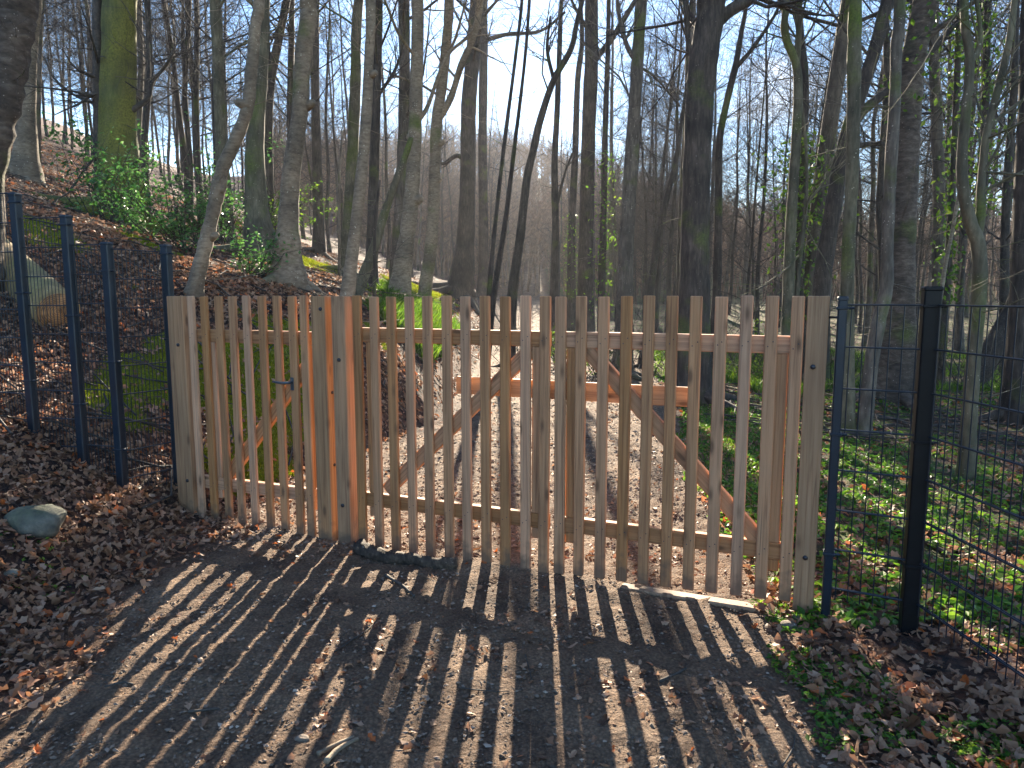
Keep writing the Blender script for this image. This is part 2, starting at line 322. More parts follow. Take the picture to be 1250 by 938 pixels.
def ground_mat():
    m, t, P, nd, L = newmat('forest_floor')
    tc = nd("TexCoord"); O = tc.outputs['Object']
    ap = nd("Attribute"); ap.attribute_name = "path"; am = nd("Attribute"); am.attribute_name = "moss"; ag = nd("Attribute"); ag.attribute_name = "green"
    # dirt
    n1 = nd("TexNoise", i_Scale=2.3, i_Detail=9.0, i_Roughness=.62); L(O, n1.inputs['Vector'])
    d = ramp(nd, [(.3, (.10, .054, .030)), (.5, (.235, .143, .084)), (.7, (.38, .245, .15))]); L(n1.outputs[0], d.inputs[0])
    vo = nd("TexVoronoi", i_Scale=70.0); L(O, vo.inputs['Vector'])
    vr = ramp(nd, [(.0, (1.35, 1.3, 1.25)), (.35, (1, 1, 1)), (.7, (.62, .6, .58))]); L(vo.outputs['Distance'], vr.inputs[0])
    dm = nd("Mix", data_type='RGBA', blend_type='MULTIPLY'); dm.inputs[0].default_value = 1; L(d.outputs[0], dm.inputs[6]); L(vr.outputs[0], dm.inputs[7])
    # litter
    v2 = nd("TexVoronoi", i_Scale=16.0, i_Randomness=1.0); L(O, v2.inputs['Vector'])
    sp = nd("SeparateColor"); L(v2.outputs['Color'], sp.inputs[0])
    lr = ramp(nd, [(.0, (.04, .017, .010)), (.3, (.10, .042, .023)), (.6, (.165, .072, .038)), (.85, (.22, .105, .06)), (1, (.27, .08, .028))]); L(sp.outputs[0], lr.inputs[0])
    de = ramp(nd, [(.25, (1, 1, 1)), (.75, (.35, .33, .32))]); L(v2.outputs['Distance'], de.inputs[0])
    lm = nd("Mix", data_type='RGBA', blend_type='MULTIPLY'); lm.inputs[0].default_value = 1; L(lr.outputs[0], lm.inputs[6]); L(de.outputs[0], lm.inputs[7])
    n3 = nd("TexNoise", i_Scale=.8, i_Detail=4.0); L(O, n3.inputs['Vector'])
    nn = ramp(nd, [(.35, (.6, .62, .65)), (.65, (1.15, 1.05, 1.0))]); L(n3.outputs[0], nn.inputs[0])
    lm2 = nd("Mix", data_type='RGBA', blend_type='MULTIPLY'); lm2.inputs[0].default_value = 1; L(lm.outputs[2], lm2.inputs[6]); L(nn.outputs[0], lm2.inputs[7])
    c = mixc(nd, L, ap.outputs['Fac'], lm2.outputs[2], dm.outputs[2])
    # green patches
    n4 = nd("TexNoise", i_Scale=30.0, i_Detail=4.0); L(O, n4.inputs['Vector'])
    gm = ramp(nd, [(.3, (.04, .07, .01)), (.7, (.14, .22, .02))]); L(n4.outputs[0], gm.inputs[0])
    n5 = nd("TexNoise", i_Scale=5.0, i_Detail=6.0); L(O, n5.inputs['Vector'])
    g5 = ramp(nd, [(.45, (0, 0, 0)), (.6, (1, 1, 1))]); L(n5.outputs[0], g5.inputs[0])
    gf = nd("Math", operation='MULTIPLY'); L(ag.outputs['Fac'], gf.inputs[0]); L(g5.outputs[0], gf.inputs[1])
    c = mixc(nd, L, gf.outputs[0], c, gm.outputs[0])
    mo = ramp(nd, [(.3, (.09, .11, .006)), (.7, (.27, .30, .012))]); L(n4.outputs[0], mo.inputs[0])
    c = mixc(nd, L, am.outputs['Fac'], c, mo.outputs[0])
    L(c, P.inputs['Base Color']); P.inputs['Roughness'].default_value = .92
    n6 = nd("TexNoise", i_Scale=28.0, i_Detail=9.0, i_Roughness=.7); L(O, n6.inputs['Vector'])
    b = nd("Bump"); b.inputs['Strength'].default_value = 1.0; b.inputs['Distance'].default_value = .06; L(n6.outputs[0], b.inputs['Height'])
    b2 = nd("Bump"); b2.inputs['Strength'].default_value = .6; b2.inputs['Distance'].default_value = .02; b2.invert = True; L(vo.outputs['Distance'], b2.inputs['Height']); L(b.outputs[0], b2.inputs['Normal'])
    L(b2.outputs[0], P.inputs['Normal'])
    return m
M['ground'] = ground_mat()

# ---------------------------------------------------------------- ground sheet
def axis(a, b, fine, lo, hi, growth=1.09):
    mid = list(np.arange(a, b, fine)); up = []; x = mid[-1]; st = fine
    while x < hi: st *= growth; x += st; up.append(x)
    dn = []; x = mid[0]; st = fine
    while x > lo: st *= growth; x -= st; dn.append(x)
    return np.array(dn[::-1] + mid + up)
xs = axis(-5.5, 4.5, .045, -260, 260, 1.07); ys = axis(.8, 9, .045, -30, 320, 1.045)
GX, GY = np.meshgrid(xs, ys); GZ = H(GX, GY)
near = sstep(14, 8, np.hypot(GX, GY))
GZ = GZ + near * (.009 * fbm(GX * 9, GY * 9, 3) + .0055 * rng.normal(size=GX.shape))
mb = MB(); nx, ny = len(xs), len(ys)
ii = (np.arange(ny - 1)[:, None] * nx + np.arange(nx - 1)[None]).ravel()
mb.add(np.stack([GX, GY, GZ], -1).reshape(-1, 3), np.stack([ii, ii + 1, ii + nx + 1, ii + nx], 1))
ground = mb.build("ground", M['ground']); tag(ground, kind="structure")
def gattr(n, v):
    a = ground.data.attributes.new(n, 'FLOAT', 'POINT'); a.data.foreach_set("value", v.astype(np.float32).ravel())
def green_mask(X, Y):
    return sstep(-.1, .6, X - right_edge(Y) + .3 * fbm(X, Y, 3)) * sstep(3.4, 4.6, Y)
gattr("path", path_mask(GX, GY)); gattr("moss", moss_mask(GX, GY)); gattr("green", green_mask(GX, GY))

# ---------------------------------------------------------------- gate
G0 = np.array([-2.4722, 5.0758]); G1 = np.array([1.4963, 3.4264])      # left post base, right post base (front face)
gd = (G1 - G0) / np.linalg.norm(G1 - G0); gn = np.array([-gd[1], gd[0]])   # along the gate, away from camera
if gn[1] < 0: gn = -gn
UX = np.array([gd[0], gd[1], 0]); UY = np.array([gn[0], gn[1], 0]); UZ = np.array([0, 0, 1.])
def gt(px, py=366.):
    """parameter along the gate line of a photo pixel at that height"""
    d = ray(px, py)[:2]
    A = np.array([[gd[0], -d[0]], [gd[1], -d[1]]]); return np.linalg.solve(A, -G0)[0]
def gz(px, py):
    t = gt(px, py); p = G0 + gd * t; d = ray(px, py); return CH + d[2] * (p[1] / d[1])
def gp(t, depth=0., z=0.):
    p = G0 + gd * t + gn * depth; return np.array([p[0], p[1], z])
PICK_W, PICK_T = .060, .028
TOP = 1.602
def screw(mb, t, z, d=-.0015, r=.0035, m=1):
    c = gp(t, d, z); k = 6; a = np.arange(k) * 2 * np.pi / k
    V = [c + UX * r * math.cos(x) + UZ * r * math.sin(x) for x in a] + [c + UX * 0 - UY * .0015]
    mb.add(V, None, [(j, (j + 1) % k, k) for j in range(k)], m)
def picket(root, px, bottom, zr, org, top=TOP, wd=PICK_W, dd=0.0):
    t = gt(px); mb = MB()
    # a little individual tilt and twist
    lean = random.uniform(-.003, .003); tw = random.uniform(-.02, .02); hh = top + random.uniform(-.004, .004)
    uz = UZ + UX * lean; uz /= np.linalg.norm(uz); ux = UX + UY * tw; ux /= np.linalg.norm(ux); uy = np.cross(uz, ux)
    c = gp(t, PICK_T / 2 + dd, (hh + bottom) / 2)
    box(mb, c, ux, uy, uz, wd + random.uniform(-.002, .002), PICK_T, hh - bottom, .005)
    for z in zr:
        for s in (-.012, .012): screw(mb, t + s + random.uniform(-.003, .003), z + s + random.uniform(-.006, .006), dd - .0005)
    o = mb.build("picket", [M['wood'], M['bolt']], root, smooth=False, loc=(c[0], c[1], c[2])); o.location = (c[0] - org[0], c[1] - org[1], c[2] - org[2])
    return o
def member(root, name, a, b, width, thick, depth, org, mat=None):
    """straight timber from a=(t,z) to b=(t,z), its axis direction in the gate plane"""
    pa, pb = gp(a[0], depth, a[1]), gp(b[0], depth, b[1]); d = pb - pa; L_ = np.linalg.norm(d); d /= L_
    s = np.cross(UY, d); c = (pa + pb) / 2; mb = MB(); 
    # build along local z so that the grain runs along the timber
    hx = []
    box(mb, (0, 0, 0), (1, 0, 0), (0, 1, 0), (0, 0, 1), width, thick, L_, .004)
    o = mb.build(name, mat or M['wood'], root, smooth=False)
    from mathutils import Matrix
    Mx = Matrix(((s[0], UY[0], d[0]), (s[1], UY[1], d[1]), (s[2], UY[2], d[2])))
    o.rotation_euler = Mx.to_euler(); o.location = (c[0] - org[0], c[1] - org[1], c[2] - org[2])
    return o
def gleaf(name, label, pxs, ztr, zbr, brace, stiles, bottoms):
    t0 = gt(pxs[0]); org = gp(t0, 0, 0); root = empty(name, tuple(org), label, "gate")
    for i, px in enumerate(pxs):
        picket(root, px, np.interp(px, *bottoms), (ztr, zbr), org)
    D = PICK_T + .0225
    a, b = gt(pxs[0]) - .025, gt(pxs[-1]) + .02
    member(root, "rail", (a, ztr), (b, ztr), .088, .044, D, org)
    member(root, "rail", (a, zbr), (b, zbr), .088, .044, D, org)
    member(root, "brace", brace[0], brace[1], .085, .040, D + .002, org)
    for px in stiles:
        t = gt(px); member(root, "stile", (t, zbr + .0455), (t, ztr - .0455), .065, .043, D, org)
        member(root, "stile", (t, zbr - .105), (t, zbr - .0455), .065, .043, D, org)
    return root, org
BOT = ([225, 300, 380, 440, 545, 640, 700, 800, 900, 975], [gz(228, 630), gz(300, 648), gz(380, 659), gz(440, 668), gz(545, 684), gz(640, 698), gz(700, 703), gz(800, 716), gz(900, 729), gz(975, 737)])
zt_l, zb_l = gz(310, 412), gz(310, 598)
zt_d, zb_d = gz(800, 418), gz(800, 657)
gate_l, org_l = gleaf("single_gate", "narrow wooden picket gate with a lever handle, left of the twin middle posts",
    [231, 247, 265, 281.5, 298.5, 317.6, 336, 355, 369], zt_l, zb_l,
    ((gt(262), zb_l + .06), (gt(366), gz(366, 448))), [251, 366], BOT)
LP = [434, 455, 476, 498, 520, 544, 567, 591, 615.5, 641, 664.5]; RPX = [684, 709, 736.5, 764.5, 792, 821, 850, 880.5, 912, 943.5, 975]
leaf_a, org_a = gleaf("double_gate_leaf", "left leaf of the wide picket gate, its brace rising to the right", LP, zt_d, zb_d,
    ((gt(462), zb_d + .07), (gt(650), zt_d - .04)), [447, 654], BOT)
leaf_b, org_b = gleaf("double_gate_leaf", "right leaf of the wide picket gate, its brace falling to the right", RPX, zt_d, zb_d,
    ((gt(712), zt_d - .04), (gt(940), zb_d + .04)), [697, 957], BOT)
# loose locking bar behind both leaves
cA = gp(gt(548), 0, 0)
zb1 = gz(695, 480)
bar = empty("locking_bar", tuple(gp(gt(548), .1, zb1)), "short orange plank lying across the backs of both wide gate leaves", "plank")
ob = gp(gt(548), .1, zb1)
member(bar, "plank", (gt(548), zb1), (gt(843), zb1), .105, .028, PICK_T + .045 + .018 + .003, ob, M['bar'])
for px in (654, 697):
    p = gp(gt(px), PICK_T + .045 + .018 + .0165, zb1); mb = MB(); tube(mb, [p - UY * .004, p + UY * .006], [.012, .010], 8); o = mb.build("bolt", M['bolt'], bar, loc=tuple(p)); o.location = tuple(p - ob)
# handle of the single gate
t = gt(357, 467); hz = gz(357, 467)
p = gp(t, -.004, hz); hr = empty("handle", (0, 0, 0), None, None); hr.parent = gate_l; hr.location = tuple(p - org_l)
mb = MB(); box(mb, (0, 0, -.01), UX, UY, UZ, .026, .004, .085, .003); pl = mb.build("plate", M['steel'], hr, smooth=False)
mb = MB(); pts = [np.zeros(3), -UY * .03, -UY * .042 - UX * .012, -UY * .044 - UX * .05 - UZ * .002, -UY * .043 - UX * .10 + UZ * .002, -UY * .04 - UX * .125 + UZ * .004]
tube(mb, pts, [.009, .009, .0095, .009, .008, .006], 8); mb.build("lever", M['steel'], hr)
# posts
def post(label, pa, pb, depth_m, bolts, name="gate_post", top=TOP, w_=None, front=0.0):
    a, b = gt(pa), gt(pb); W = w_ or (b - a); t = (a + b) / 2; p = gp(t, 0, 0); zg = float(H(p[0], p[1])) - .12
    root = empty(name, (p[0], p[1], zg), label, "post"); c = gp(t, depth_m / 2 + front, (zg + top) / 2)
    mb = MB(); box(mb, (0, 0, 0), UX, UY, UZ, W, depth_m, top - zg, .004); o = mb.build("timber", M['wood_post'], root, smooth=False); o.location = (c[0] - p[0], c[1] - p[1], c[2] - zg)
    for (dx, z, side) in bolts:
        q = gp(t + dx * W, front, z); mb = MB(); tube(mb, [UY * .002, -UY * .006, -UY * .009], [.013, .012, .006], 10)
        if side: q = gp(b, front + .05, z); mb = MB(); tube(mb, [UX * -.001, UX * .006], [.012, .008], 10)
        o = mb.build("bolt", M['bolt'], root); o.location = (q[0] - p[0], q[1] - p[1], q[2] - zg)
post("left end gate post, standing beside the blue mesh fence", 203, 222, .115, [(.1, 1.26, 0), (.2, .28, 0)])
post("left one of the twin middle gate posts, with a cracked face", 378.5, 396, .10, [(.2, 1.52, 0), (0, .98, 1), (0, .5, 1)])
post("right one of the twin middle gate posts, darker brown", 403.5, 420, .10, [(.0, 1.2, 0), (-.05, .25, 0)])
post("broad right end gate post, next to the mesh fence on the green side", 986, 1013, .115, [(-.1, 1.26, 0), (.0, .3, 0)])
# second plank screwed behind the left end post, the dark strip beside it
# sill timber on the ground under the right leaf
a = at_depth(760, 722, 3.85); 
sill = empty("sill_plank", (0, 0, 0), "long muddy plank half sunk in the earth under the right gate leaf", "plank")
pa = gp(gt(765), -.02, 0); pb = gp(gt(948), .0, 0); za = float(H(pa[0], pa[1])); zb_ = float(H(pb[0], pb[1])); sill.location = (pa[0], pa[1], za)
mb = MB(); c = (pa + pb) / 2; box(mb, (0, 0, 0), UX, UY, UZ, np.linalg.norm(pb - pa), .075, .05, .008); o = mb.build("plank", M['wood_sand'], sill, smooth=False); o.location = tuple(np.array([c[0], c[1], (za + zb_) / 2 - .013]) - np.array(sill.location))

# ---------------------------------------------------------------- mesh fences
def fence_post(root, org, base, top_z, wx, wy, mat, dirx, clamps, side_clamp=True):
    """rectangular coated post with cap and clamps"""
    ux = np.array([dirx[0], dirx[1], 0.]); uy = np.array([-dirx[1], dirx[0], 0.]); h = top_z - base[2]
    pr = bpy.data.objects.new("post", None); COL.objects.link(pr); pr.parent = root; pr.location = tuple(np.asarray(base) - org)
    mb = MB(); box(mb, (0, 0, h / 2), ux, uy, UZ, wx, wy, h, .006); mb.build("tube", mat, pr, smooth=False)
    mb = MB(); box(mb, (0, 0, h + .004), ux, uy, UZ, wx + .006, wy + .006, .022, .006); mb.build("cap", mat, pr, smooth=False)
    for z in clamps:
        mb = MB(); box(mb, (0, 0, z - base[2]), ux, uy, UZ, wx + .012, wy + .012, .014, .003)
        tube(mb, [ux * (wx / 2 + .004) - uy * wy * .2 + UZ * (z - base[2]), ux * (wx / 2 + .03) - uy * wy * .2 + UZ * (z - base[2])], [.008, .006], 6)
        mb.build("clamp", mat, pr, smooth=False)
def wire_panel(root, org, A, B, zt, zb, step, hz_step=.2, rw=.0033, rh=.0042, double=.011, stick=.03, bz=None):
    A = np.asarray(A, float); B = np.asarray(B, float); d = B - A; L_ = np.linalg.norm(d); d /= L_; n = np.array([-d[1], d[0]])
    mb = MB(); z = zt
    while z > zb - .01:
        for s in (-1, 1):
            o_ = n * double / 2 * s
            tube(mb, [(*(A + o_), z), (*(B + o_), z)], [rh, rh], 5, cap=False)
        z -= hz_step
    k = int(L_ / step)
    off = (L_ - k * step) / 2
    for i in range(k + 1):
        p = A + d * (off + i * step + random.uniform(-.001, .001))
        gzz = float(H(p[0], p[1])) - .02 if bz is None else bz
        tube(mb, [(*p, max(zb - .03, gzz)), (*p, zt + random.uniform(-.001, .003))], [rw, rw], 4, cap=False)
    o = mb.build("wire_panel", M['wire'], root, loc=(A[0], A[1], zb)); o.location = tuple(np.array([A[0], A[1], zb]) - org)
# right fence
p5 = at_depth(1018, 560, 3.38)[:2]; p6 = at_depth(1127, 560, 3.30)[:2]; p6 = np.array([1.90, 3.25]); p5 = np.array([1.568, 3.40])
org = np.array([p5[0], p5[1], 0.])
fr = empty("mesh_fence", tuple(org), "dark double wire mesh fence on the right, coming forward past the green herbs", "fence")
g5, g6 = float(H(*p5)) - .1, float(H(*p6)) - .1
fence_post(fr, org, (p5[0], p5[1], g5), 1.585, .042, .06, M['blue_post'], UX[:2], (1.545, .94, .34))
fence_post(fr, org, (p6[0], p6[1], g6), 1.63, .075, .06, M['black_post'], (0.97, -0.24), (1.555, .93, .335))
wire_panel(fr, org, p5 + np.array([.02, 0]), p6 - np.array([.03, -.0]), 1.56, .13, .055, .2)
p7 = np.array([2.06, .9])
wire_panel(fr, org, p6 + np.array([.012, -.045]), p7, 1.56, .13, .05, .2)
# clips that tie the fence to the gate post
for z in (1.50, 1.05, .9):
    mb = MB(); a = gp(gt(1010), .05, z); tube(mb, [a, np.array([p5[0], p5[1], z])], [.006, .006], 6); o = mb.build("tie_bolt", M['bolt'], fr, loc=tuple(a)); o.location = tuple(a - org)
# left fence (four posts climbing the bank)
FP = [(29.5, 235, 515, 5.05, 15), (91, 262, 551, 4.98, 14.5), (139.5, 295, 583, 4.93, 13.5), (211, 298, 603, 5.24, 13)]
PP = []
org = None
for (px, yt, yb, Y, wd) in FP:
    a = at_depth(px - 9, yt, Y); b = at_depth(px + 9, yb, Y); PP.append(((a[0] + b[0]) / 2, Y, a[2], b[2]))
org = np.array([PP[3][0], PP[3][1], 0.])
fl = empty("mesh_fence", tuple(org), "dark blue mesh fence stepping up the leafy bank left of the gate", "fence")
tops_w = [at_depth(50, 236, 5.05)[2], at_depth(60, 266, 5.0)[2], at_depth(115, 299, 4.95)[2], at_depth(170, 304, 4.9)[2]]
PN = [(PP[0][0] - .62, 5.25)] + [(a[0], a[1]) for a in PP]
for i, P_ in enumerate(PP):
    cl = [tops_w[min(i + 1, 3)] if i == 3 else tops_w[i + 1] + .0]
    zt_ = P_[2] - .02
    gzz = float(H(P_[0], P_[1])) - .12
    fence_post(fl, org, (P_[0], P_[1], gzz), zt_, .058, .062, M['blue_post'], (0.97, -.2), [z for z in np.arange(zt_ - .05 - (.13 if i == 2 else 0), gzz + .2, -.62)])
for i in range(4):
    A = np.array(PN[i]) + np.array([.035, .0]) * (i > 0); B = np.array(PN[i + 1]) - np.array([.035, .0])
    g = min(float(H(*A)), float(H(*B)))
    wire_panel(fl, org, A, B, tops_w[i], g + .03, .0285, .2, .003, .004, .010)

# ---------------------------------------------------------------- trees
def path_pts(P, n_per=6):
    """smooth (Catmull-Rom) through rows of P (any columns)"""
    P = np.asarray(P, float); Q = np.vstack([2 * P[0] - P[1], P, 2 * P[-1] - P[-2]]); out = []
    for i in range(1, len(Q) - 2):
        for u in np.arange(n_per) / n_per:
            a, b, c, d = Q[i - 1], Q[i], Q[i + 1], Q[i + 2]
            out.append(.5 * ((2 * b) + (-a + c) * u + (2 * a - 5 * b + 4 * c - d) * u * u + (-a + 3 * b - 3 * c + d) * u ** 3))
    out.append(P[-1]); return np.array(out)
def unit(v): return v / (np.linalg.norm(v) + 1e-9)
def grow(mb, p, d, L_, r, lvl, maxl, nk=(6, 5), up=.10, wob=.16, kids=True, k=None):
    n = 5 if lvl == 1 else 4 if lvl == 2 else 3
    pts = [p]; dd = unit(d)
    for i in range(n):
        dd = unit(dd + rng.normal(size=3) * wob + np.array([0, 0, up])); pts.append(pts[-1] + dd * L_ / n)
    pts = np.array(pts); rad = np.linspace(r, max(r * .22, .0022), n + 1)
    tube(mb, pts, rad, k or (6 if lvl == 1 else 4 if lvl == 2 else 3), cap=False)
    if lvl < maxl:
        m_ = nk[lvl - 1]
        for j in range(m_):
            f = .18 + .8 * (j + rng.random()) / m_; idx = min(int(f * n), n - 1); q = pts[idx] + (pts[idx + 1] - pts[idx]) * (f * n - idx)
            ax = unit(pts[idx + 1] - pts[idx]); side = unit(np.cross(ax, rng.normal(size=3)))
            side = unit(side * np.array([1, 1, .55])); nd_ = unit(ax * .75 + side * (.8 + .3 * rng.random()))
            grow(mb, q, nd_, L_ * (.32 + .3 * rng.random()) * (1.15 - .5 * f), max(rad[idx] * .5, .0025), lvl + 1, maxl, nk, up * .6, wob * 1.2)
def leaves_on(mb, C, N, size, spread=1.0, shape='oval'):
    """small folded leaves: centres C, normals-ish N, size array"""
    n = len(C); N = N / (np.linalg.norm(N, axis=1)[:, None] + 1e-9)
    A = rng.normal(size=(n, 3)); A -= N * (A * N).sum(1)[:, None]; A /= np.linalg.norm(A, axis=1)[:, None] + 1e-9
    B = np.cross(N, A); s = size[:, None]
    v0 = C - A * s * .5; v3 = C + A * s * .55
    fold = .12
    w1 = .27
    vL = C - B * s * w1 + N * s * fold; vR = C + B * s * w1 + N * s * fold
    vL2 = C + A * s * .22 - B * s * w1 * .8 + N * s * fold * .8; vR2 = C + A * s * .22 + B * s * w1 * .8 + N * s * fold * .8
    vC = C + A * s * .1
    V = np.stack([v0, vL, vL2, v3, vR2, vR, vC], 1).reshape(-1, 3); b = np.arange(n)[:, None] * 7
    q = np.concatenate([b + np.array([[0, 6, 2, 1]]), b + np.array([[0, 5, 4, 6]])]); t = np.concatenate([b + np.array([[6, 3, 2]]), b + np.array([[6, 4, 3]])])
    mb.add(V, q, t, rnd=np.repeat(rng.random(n), 7))

TREE_N = [0]
def hero(name, label, px_pts, Y, mat, limbs=(), crown=9, ivy=None, flare=1.5, height=None, knobs=.03, twigs=6, cat="tree", sides=14, top_h=17., stubs=(), dy=0.0, base_c=None):
    """px_pts: (px, py, width_px) from top to bottom, placed at distance Y; grows on above the frame"""
    P = []
    m = len(px_pts)
    for i, (x, y, wd) in enumerate(px_pts):
        Yi = Y + dy * (i / max(1, m - 1)); q = at_depth(x, y, Yi); P.append([*q, wd / 2 * px_size(Yi, y)])
    P = np.array(P[::-1])                       # bottom to top
    g = float(H(P[0][0], P[0][1]))
    # continue to the ground
    while len(P) > 2 and P[1][2] < g + .05: P = P[1:]; g = float(H(P[0][0], P[0][1]))
    if P[0][2] > g - .12:
        d = P[0] - P[1]; dz = P[0][2] - (g - .15); kx = 0.0 if abs(d[2]) < .01 else np.clip(dz / abs(d[2]), 0, .8)
        P = np.vstack([[P[0][0] + d[0] * kx, P[0][1] + d[1] * kx, g - .15, P[0][3]], P])
        P[0][2] = float(H(P[0][0], P[0][1])) - .15
    g = float(H(P[0][0], P[0][1]))
    if crown and P[-1][2] < top_h:
        d = P[-1] - P[-2]; d = d / max(abs(d[2]), .2); z = P[-1][2]; cur = P[-1].copy(); r0 = cur[3]; hh = max(top_h - z, 1)
        for j in range(5):
            st = hh / 5; cur = cur + np.array([d[0] * st * .7 ** j + rng.normal() * .12, d[1] * st + rng.normal() * .12, st, 0]); cur[3] = r0 * (1 - .85 * (j + 1) / 5); P = np.vstack([P, cur])
    S_ = path_pts(P, 6); pts = S_[:, :3].copy(); rad = np.maximum(S_[:, 3], .006)
    hgt = pts[:, 2] - g; R0 = rad[min(3, len(rad) - 1)]
    fl_ = np.exp(-np.clip(hgt, 0, None) / (3.0 * R0 + .05)); rad = rad * (1 + (flare - 1) * fl_)
    rad = rad * (1 + knobs * rng.normal(size=len(rad)))
    org = np.array([P[0][0], P[0][1], g]); root = empty(name, tuple(org), label, cat)
    mb = MB(); tube(mb, pts, rad, sides, flute=.16 * fl_ + .035, rough=.012)
    for (x, y, rr) in stubs:
        q = at_depth(x, y, Y); a = rr * px_size(Y, y); sd = 1 if rng.random() > .5 else -1
        tube(mb, [q, q + np.array([sd * a * 1.6, -a * .8, a * .5])], [a, a * .55], 8)
    if flare > 1.3:                              # surface roots
        for k in range(5):
            a = k * 1.256 + rng.random(); e = np.array([math.cos(a), math.sin(a), 0]); L_ = R0 * (3 + 2.5 * rng.random()); rp = []
            for f in (0, .3, .6, 1): 
                q = org + e * (R0 * .6 + L_ * f); q[2] = float(H(q[0], q[1])) + R0 * (.9 - 1.0 * f) * (1 - f) - .02 * f; rp.append(q)
            tube(mb, path_pts(rp, 3), np.linspace(R0 * .55, R0 * .12, 10), 7, rough=.05)
    o = mb.build("trunk", mat, root, loc=tuple(org)); o.location = (0, 0, 0)
    mb = MB(); any_ = False
    for lb in limbs:
        Q = np.array([[*at_depth(x, y, Y + (0 if len(q) < 4 else q[3])), wd / 2 * px_size(Y, y)] for q in [tuple(q) for q in lb] for (x, y, wd) in [q[:3]]]); any_ = True
        S2 = path_pts(Q, 5); tube(mb, S2[:, :3], np.maximum(S2[:, 3], .003) * (1 + .04 * rng.normal(size=len(S2))), 8)
        for j in range(9):
            f = .3 + .7 * rng.random(); i = min(int(f * len(S2)), len(S2) - 2); ax = unit(S2[i + 1, :3] - S2[i, :3])
            grow(mb, S2[i, :3], unit(ax + rng.normal(size=3) * .9), .5 + 1.0 * rng.random(), max(S2[i, 3] * .4, .004), 2, 3, (6, 4))
    if crown:
        top = pts[-1][2]; c0 = max(base_c or 5.0, g + 3.5)
        for j in range(crown):
            z = c0 + (top - c0) * (j + rng.random()) / crown; i = int(np.argmin(abs(pts[:, 2] - z))); a = rng.random() * 6.28
            f = (z - c0) / max(top - c0, 1)
            grow(mb, pts[i], np.array([math.cos(a), math.sin(a), .6 + .5 * f]), (3.6 - 2.0 * f) * (.7 + .5 * rng.random()), rad[i] * .27, 1, 3, (8, 6)); any_ = True
    for j in range(twigs):
        i = rng.integers(3, max(4, int(len(pts) * .6))); a = rng.random() * 6.28; any_ = True
        grow(mb, pts[i], np.array([math.cos(a), math.sin(a), .1]), .5 + 1.1 * rng.random(), .006, 2, 3, (6, 5), up=.03)
    if any_: o = mb.build("crown", mat if mat not in (M['mossy'],) else M['twig'], root, loc=tuple(org)); o.location = (0, 0, 0)
    if ivy:
        mb = MB(); cs = []; ns = []
        for (z0, z1, cnt, spr) in ivy:
            for k in range(cnt):
                z = z0 + (z1 - z0) * rng.random(); i = int(np.argmin(abs(pts[:, 2] - z))); a = rng.random() * 6.28; e = np.array([math.cos(a), math.sin(a), 0]); rr_ = rad[i] + spr * abs(rng.normal())
                cs.append([pts[i][0] + e[0] * rr_, pts[i][1] + e[1] * rr_, z]); ns.append(e + rng.normal(size=3) * .7)
        leaves_on(mb, np.array(cs), np.array(ns), .07 + .05 * rng.random(len(cs))); o = mb.build("ivy", M['ivy'], root, smooth=False, loc=tuple(org)); o.location = (0, 0, 0)
    TREE_N[0] += 1
    return root

be, gy, dk, gr = M['beech'], M['grey'], M['dark'], M['green']
hero("leaning_tree", "knobbly dark brown trunk leaning across the top left corner", [(24, -30, 44), (18, 30, 42), (10, 100, 38), (0, 150, 34), (-12, 210, 32), (-22, 320, 34)], 7.0, M['shaggy'], knobs=.07, crown=8)
hero("beech_tree", "grey beech with spreading roots high on the left slope", [(44, 0, 13), (38, 60, 14), (34, 130, 16), (31, 205, 20)], 14, be, flare=2.0)
hero("forest_tree", "thin grey tree close behind the rooty beech on the left slope", [(50, 0, 8), (46, 100, 8), (44, 190, 9)], 18, gy)
hero("mossy_tree", "massive yellow-green mossy beech, its second stem fused on the left", [(146, 0, 37), (145, 60, 37), (143, 130, 38), (144, 200, 39), (146, 240, 44)], 12.3, M['mossy'], flare=1.45, knobs=.015, sides=24, crown=10,
     limbs=[[(119, -20, 11), (119, 60, 12), (121, 150, 13), (124, 240, 18)],
            [(152, 140, 8), (166, 132, 7), (181, 119, 6), (186, 100, 5), (203, 80, 4), (214, 58, 3)], [(181, 119, 5), (182, 80, 4), (179, 30, 3), (180, -10, 3)],
            [(154, 140, 5), (120, 128, 4), (92, 117, 3), (66, 96, 2.4), (54, 70, 2)], [(152, 140, 4), (120, 118, 3), (60, 108, 2.2), (10, 104, 1.6)]], stubs=[(162, 30, 4)])
hero("forest_tree", "thin dark tree straight behind the massive mossy beech", [(165, 0, 6), (164, 100, 6), (163, 190, 7)], 22, dk)
hero("forest_tree", "straight greenish grey tree between the mossy beech and the kinked trunk", [(263, 0, 13), (267, 90, 13), (270, 180, 14), (276, 270, 16)], 17, gr)
hero("kinked_tree", "pale kinked trunk with a broken burl, leaning behind the narrow gate", [(316, -20, 13), (312, 30, 13), (307, 85, 14), (302, 132, 14), (287, 172, 15), (272, 205, 15), (266, 232, 17), (258, 268, 15), (249, 305, 16), (239, 345, 17), (231, 385, 18)], 8.3, be, knobs=.05, flare=1.2, crown=7, stubs=[(273, 232, 7), (258, 290, 6), (252, 315, 5), (303, 130, 8)])
hero("forest_tree", "stout dark green-footed tree left of the light bent beech", [(320, 0, 19), (319, 60, 19), (314, 130, 20), (311, 190, 22), (313, 250, 25), (317, 300, 30)], 13, gr, flare=1.6, sides=18)
hero("forest_tree", "dark forked tree just behind the stout green-footed one", [(350, 0, 9), (340, 50, 10), (329, 110, 12), (327, 190, 12), (329, 262, 14)], 19, dk, limbs=[[(329, 105, 9), (326, 60, 8), (322, 0, 7)]])
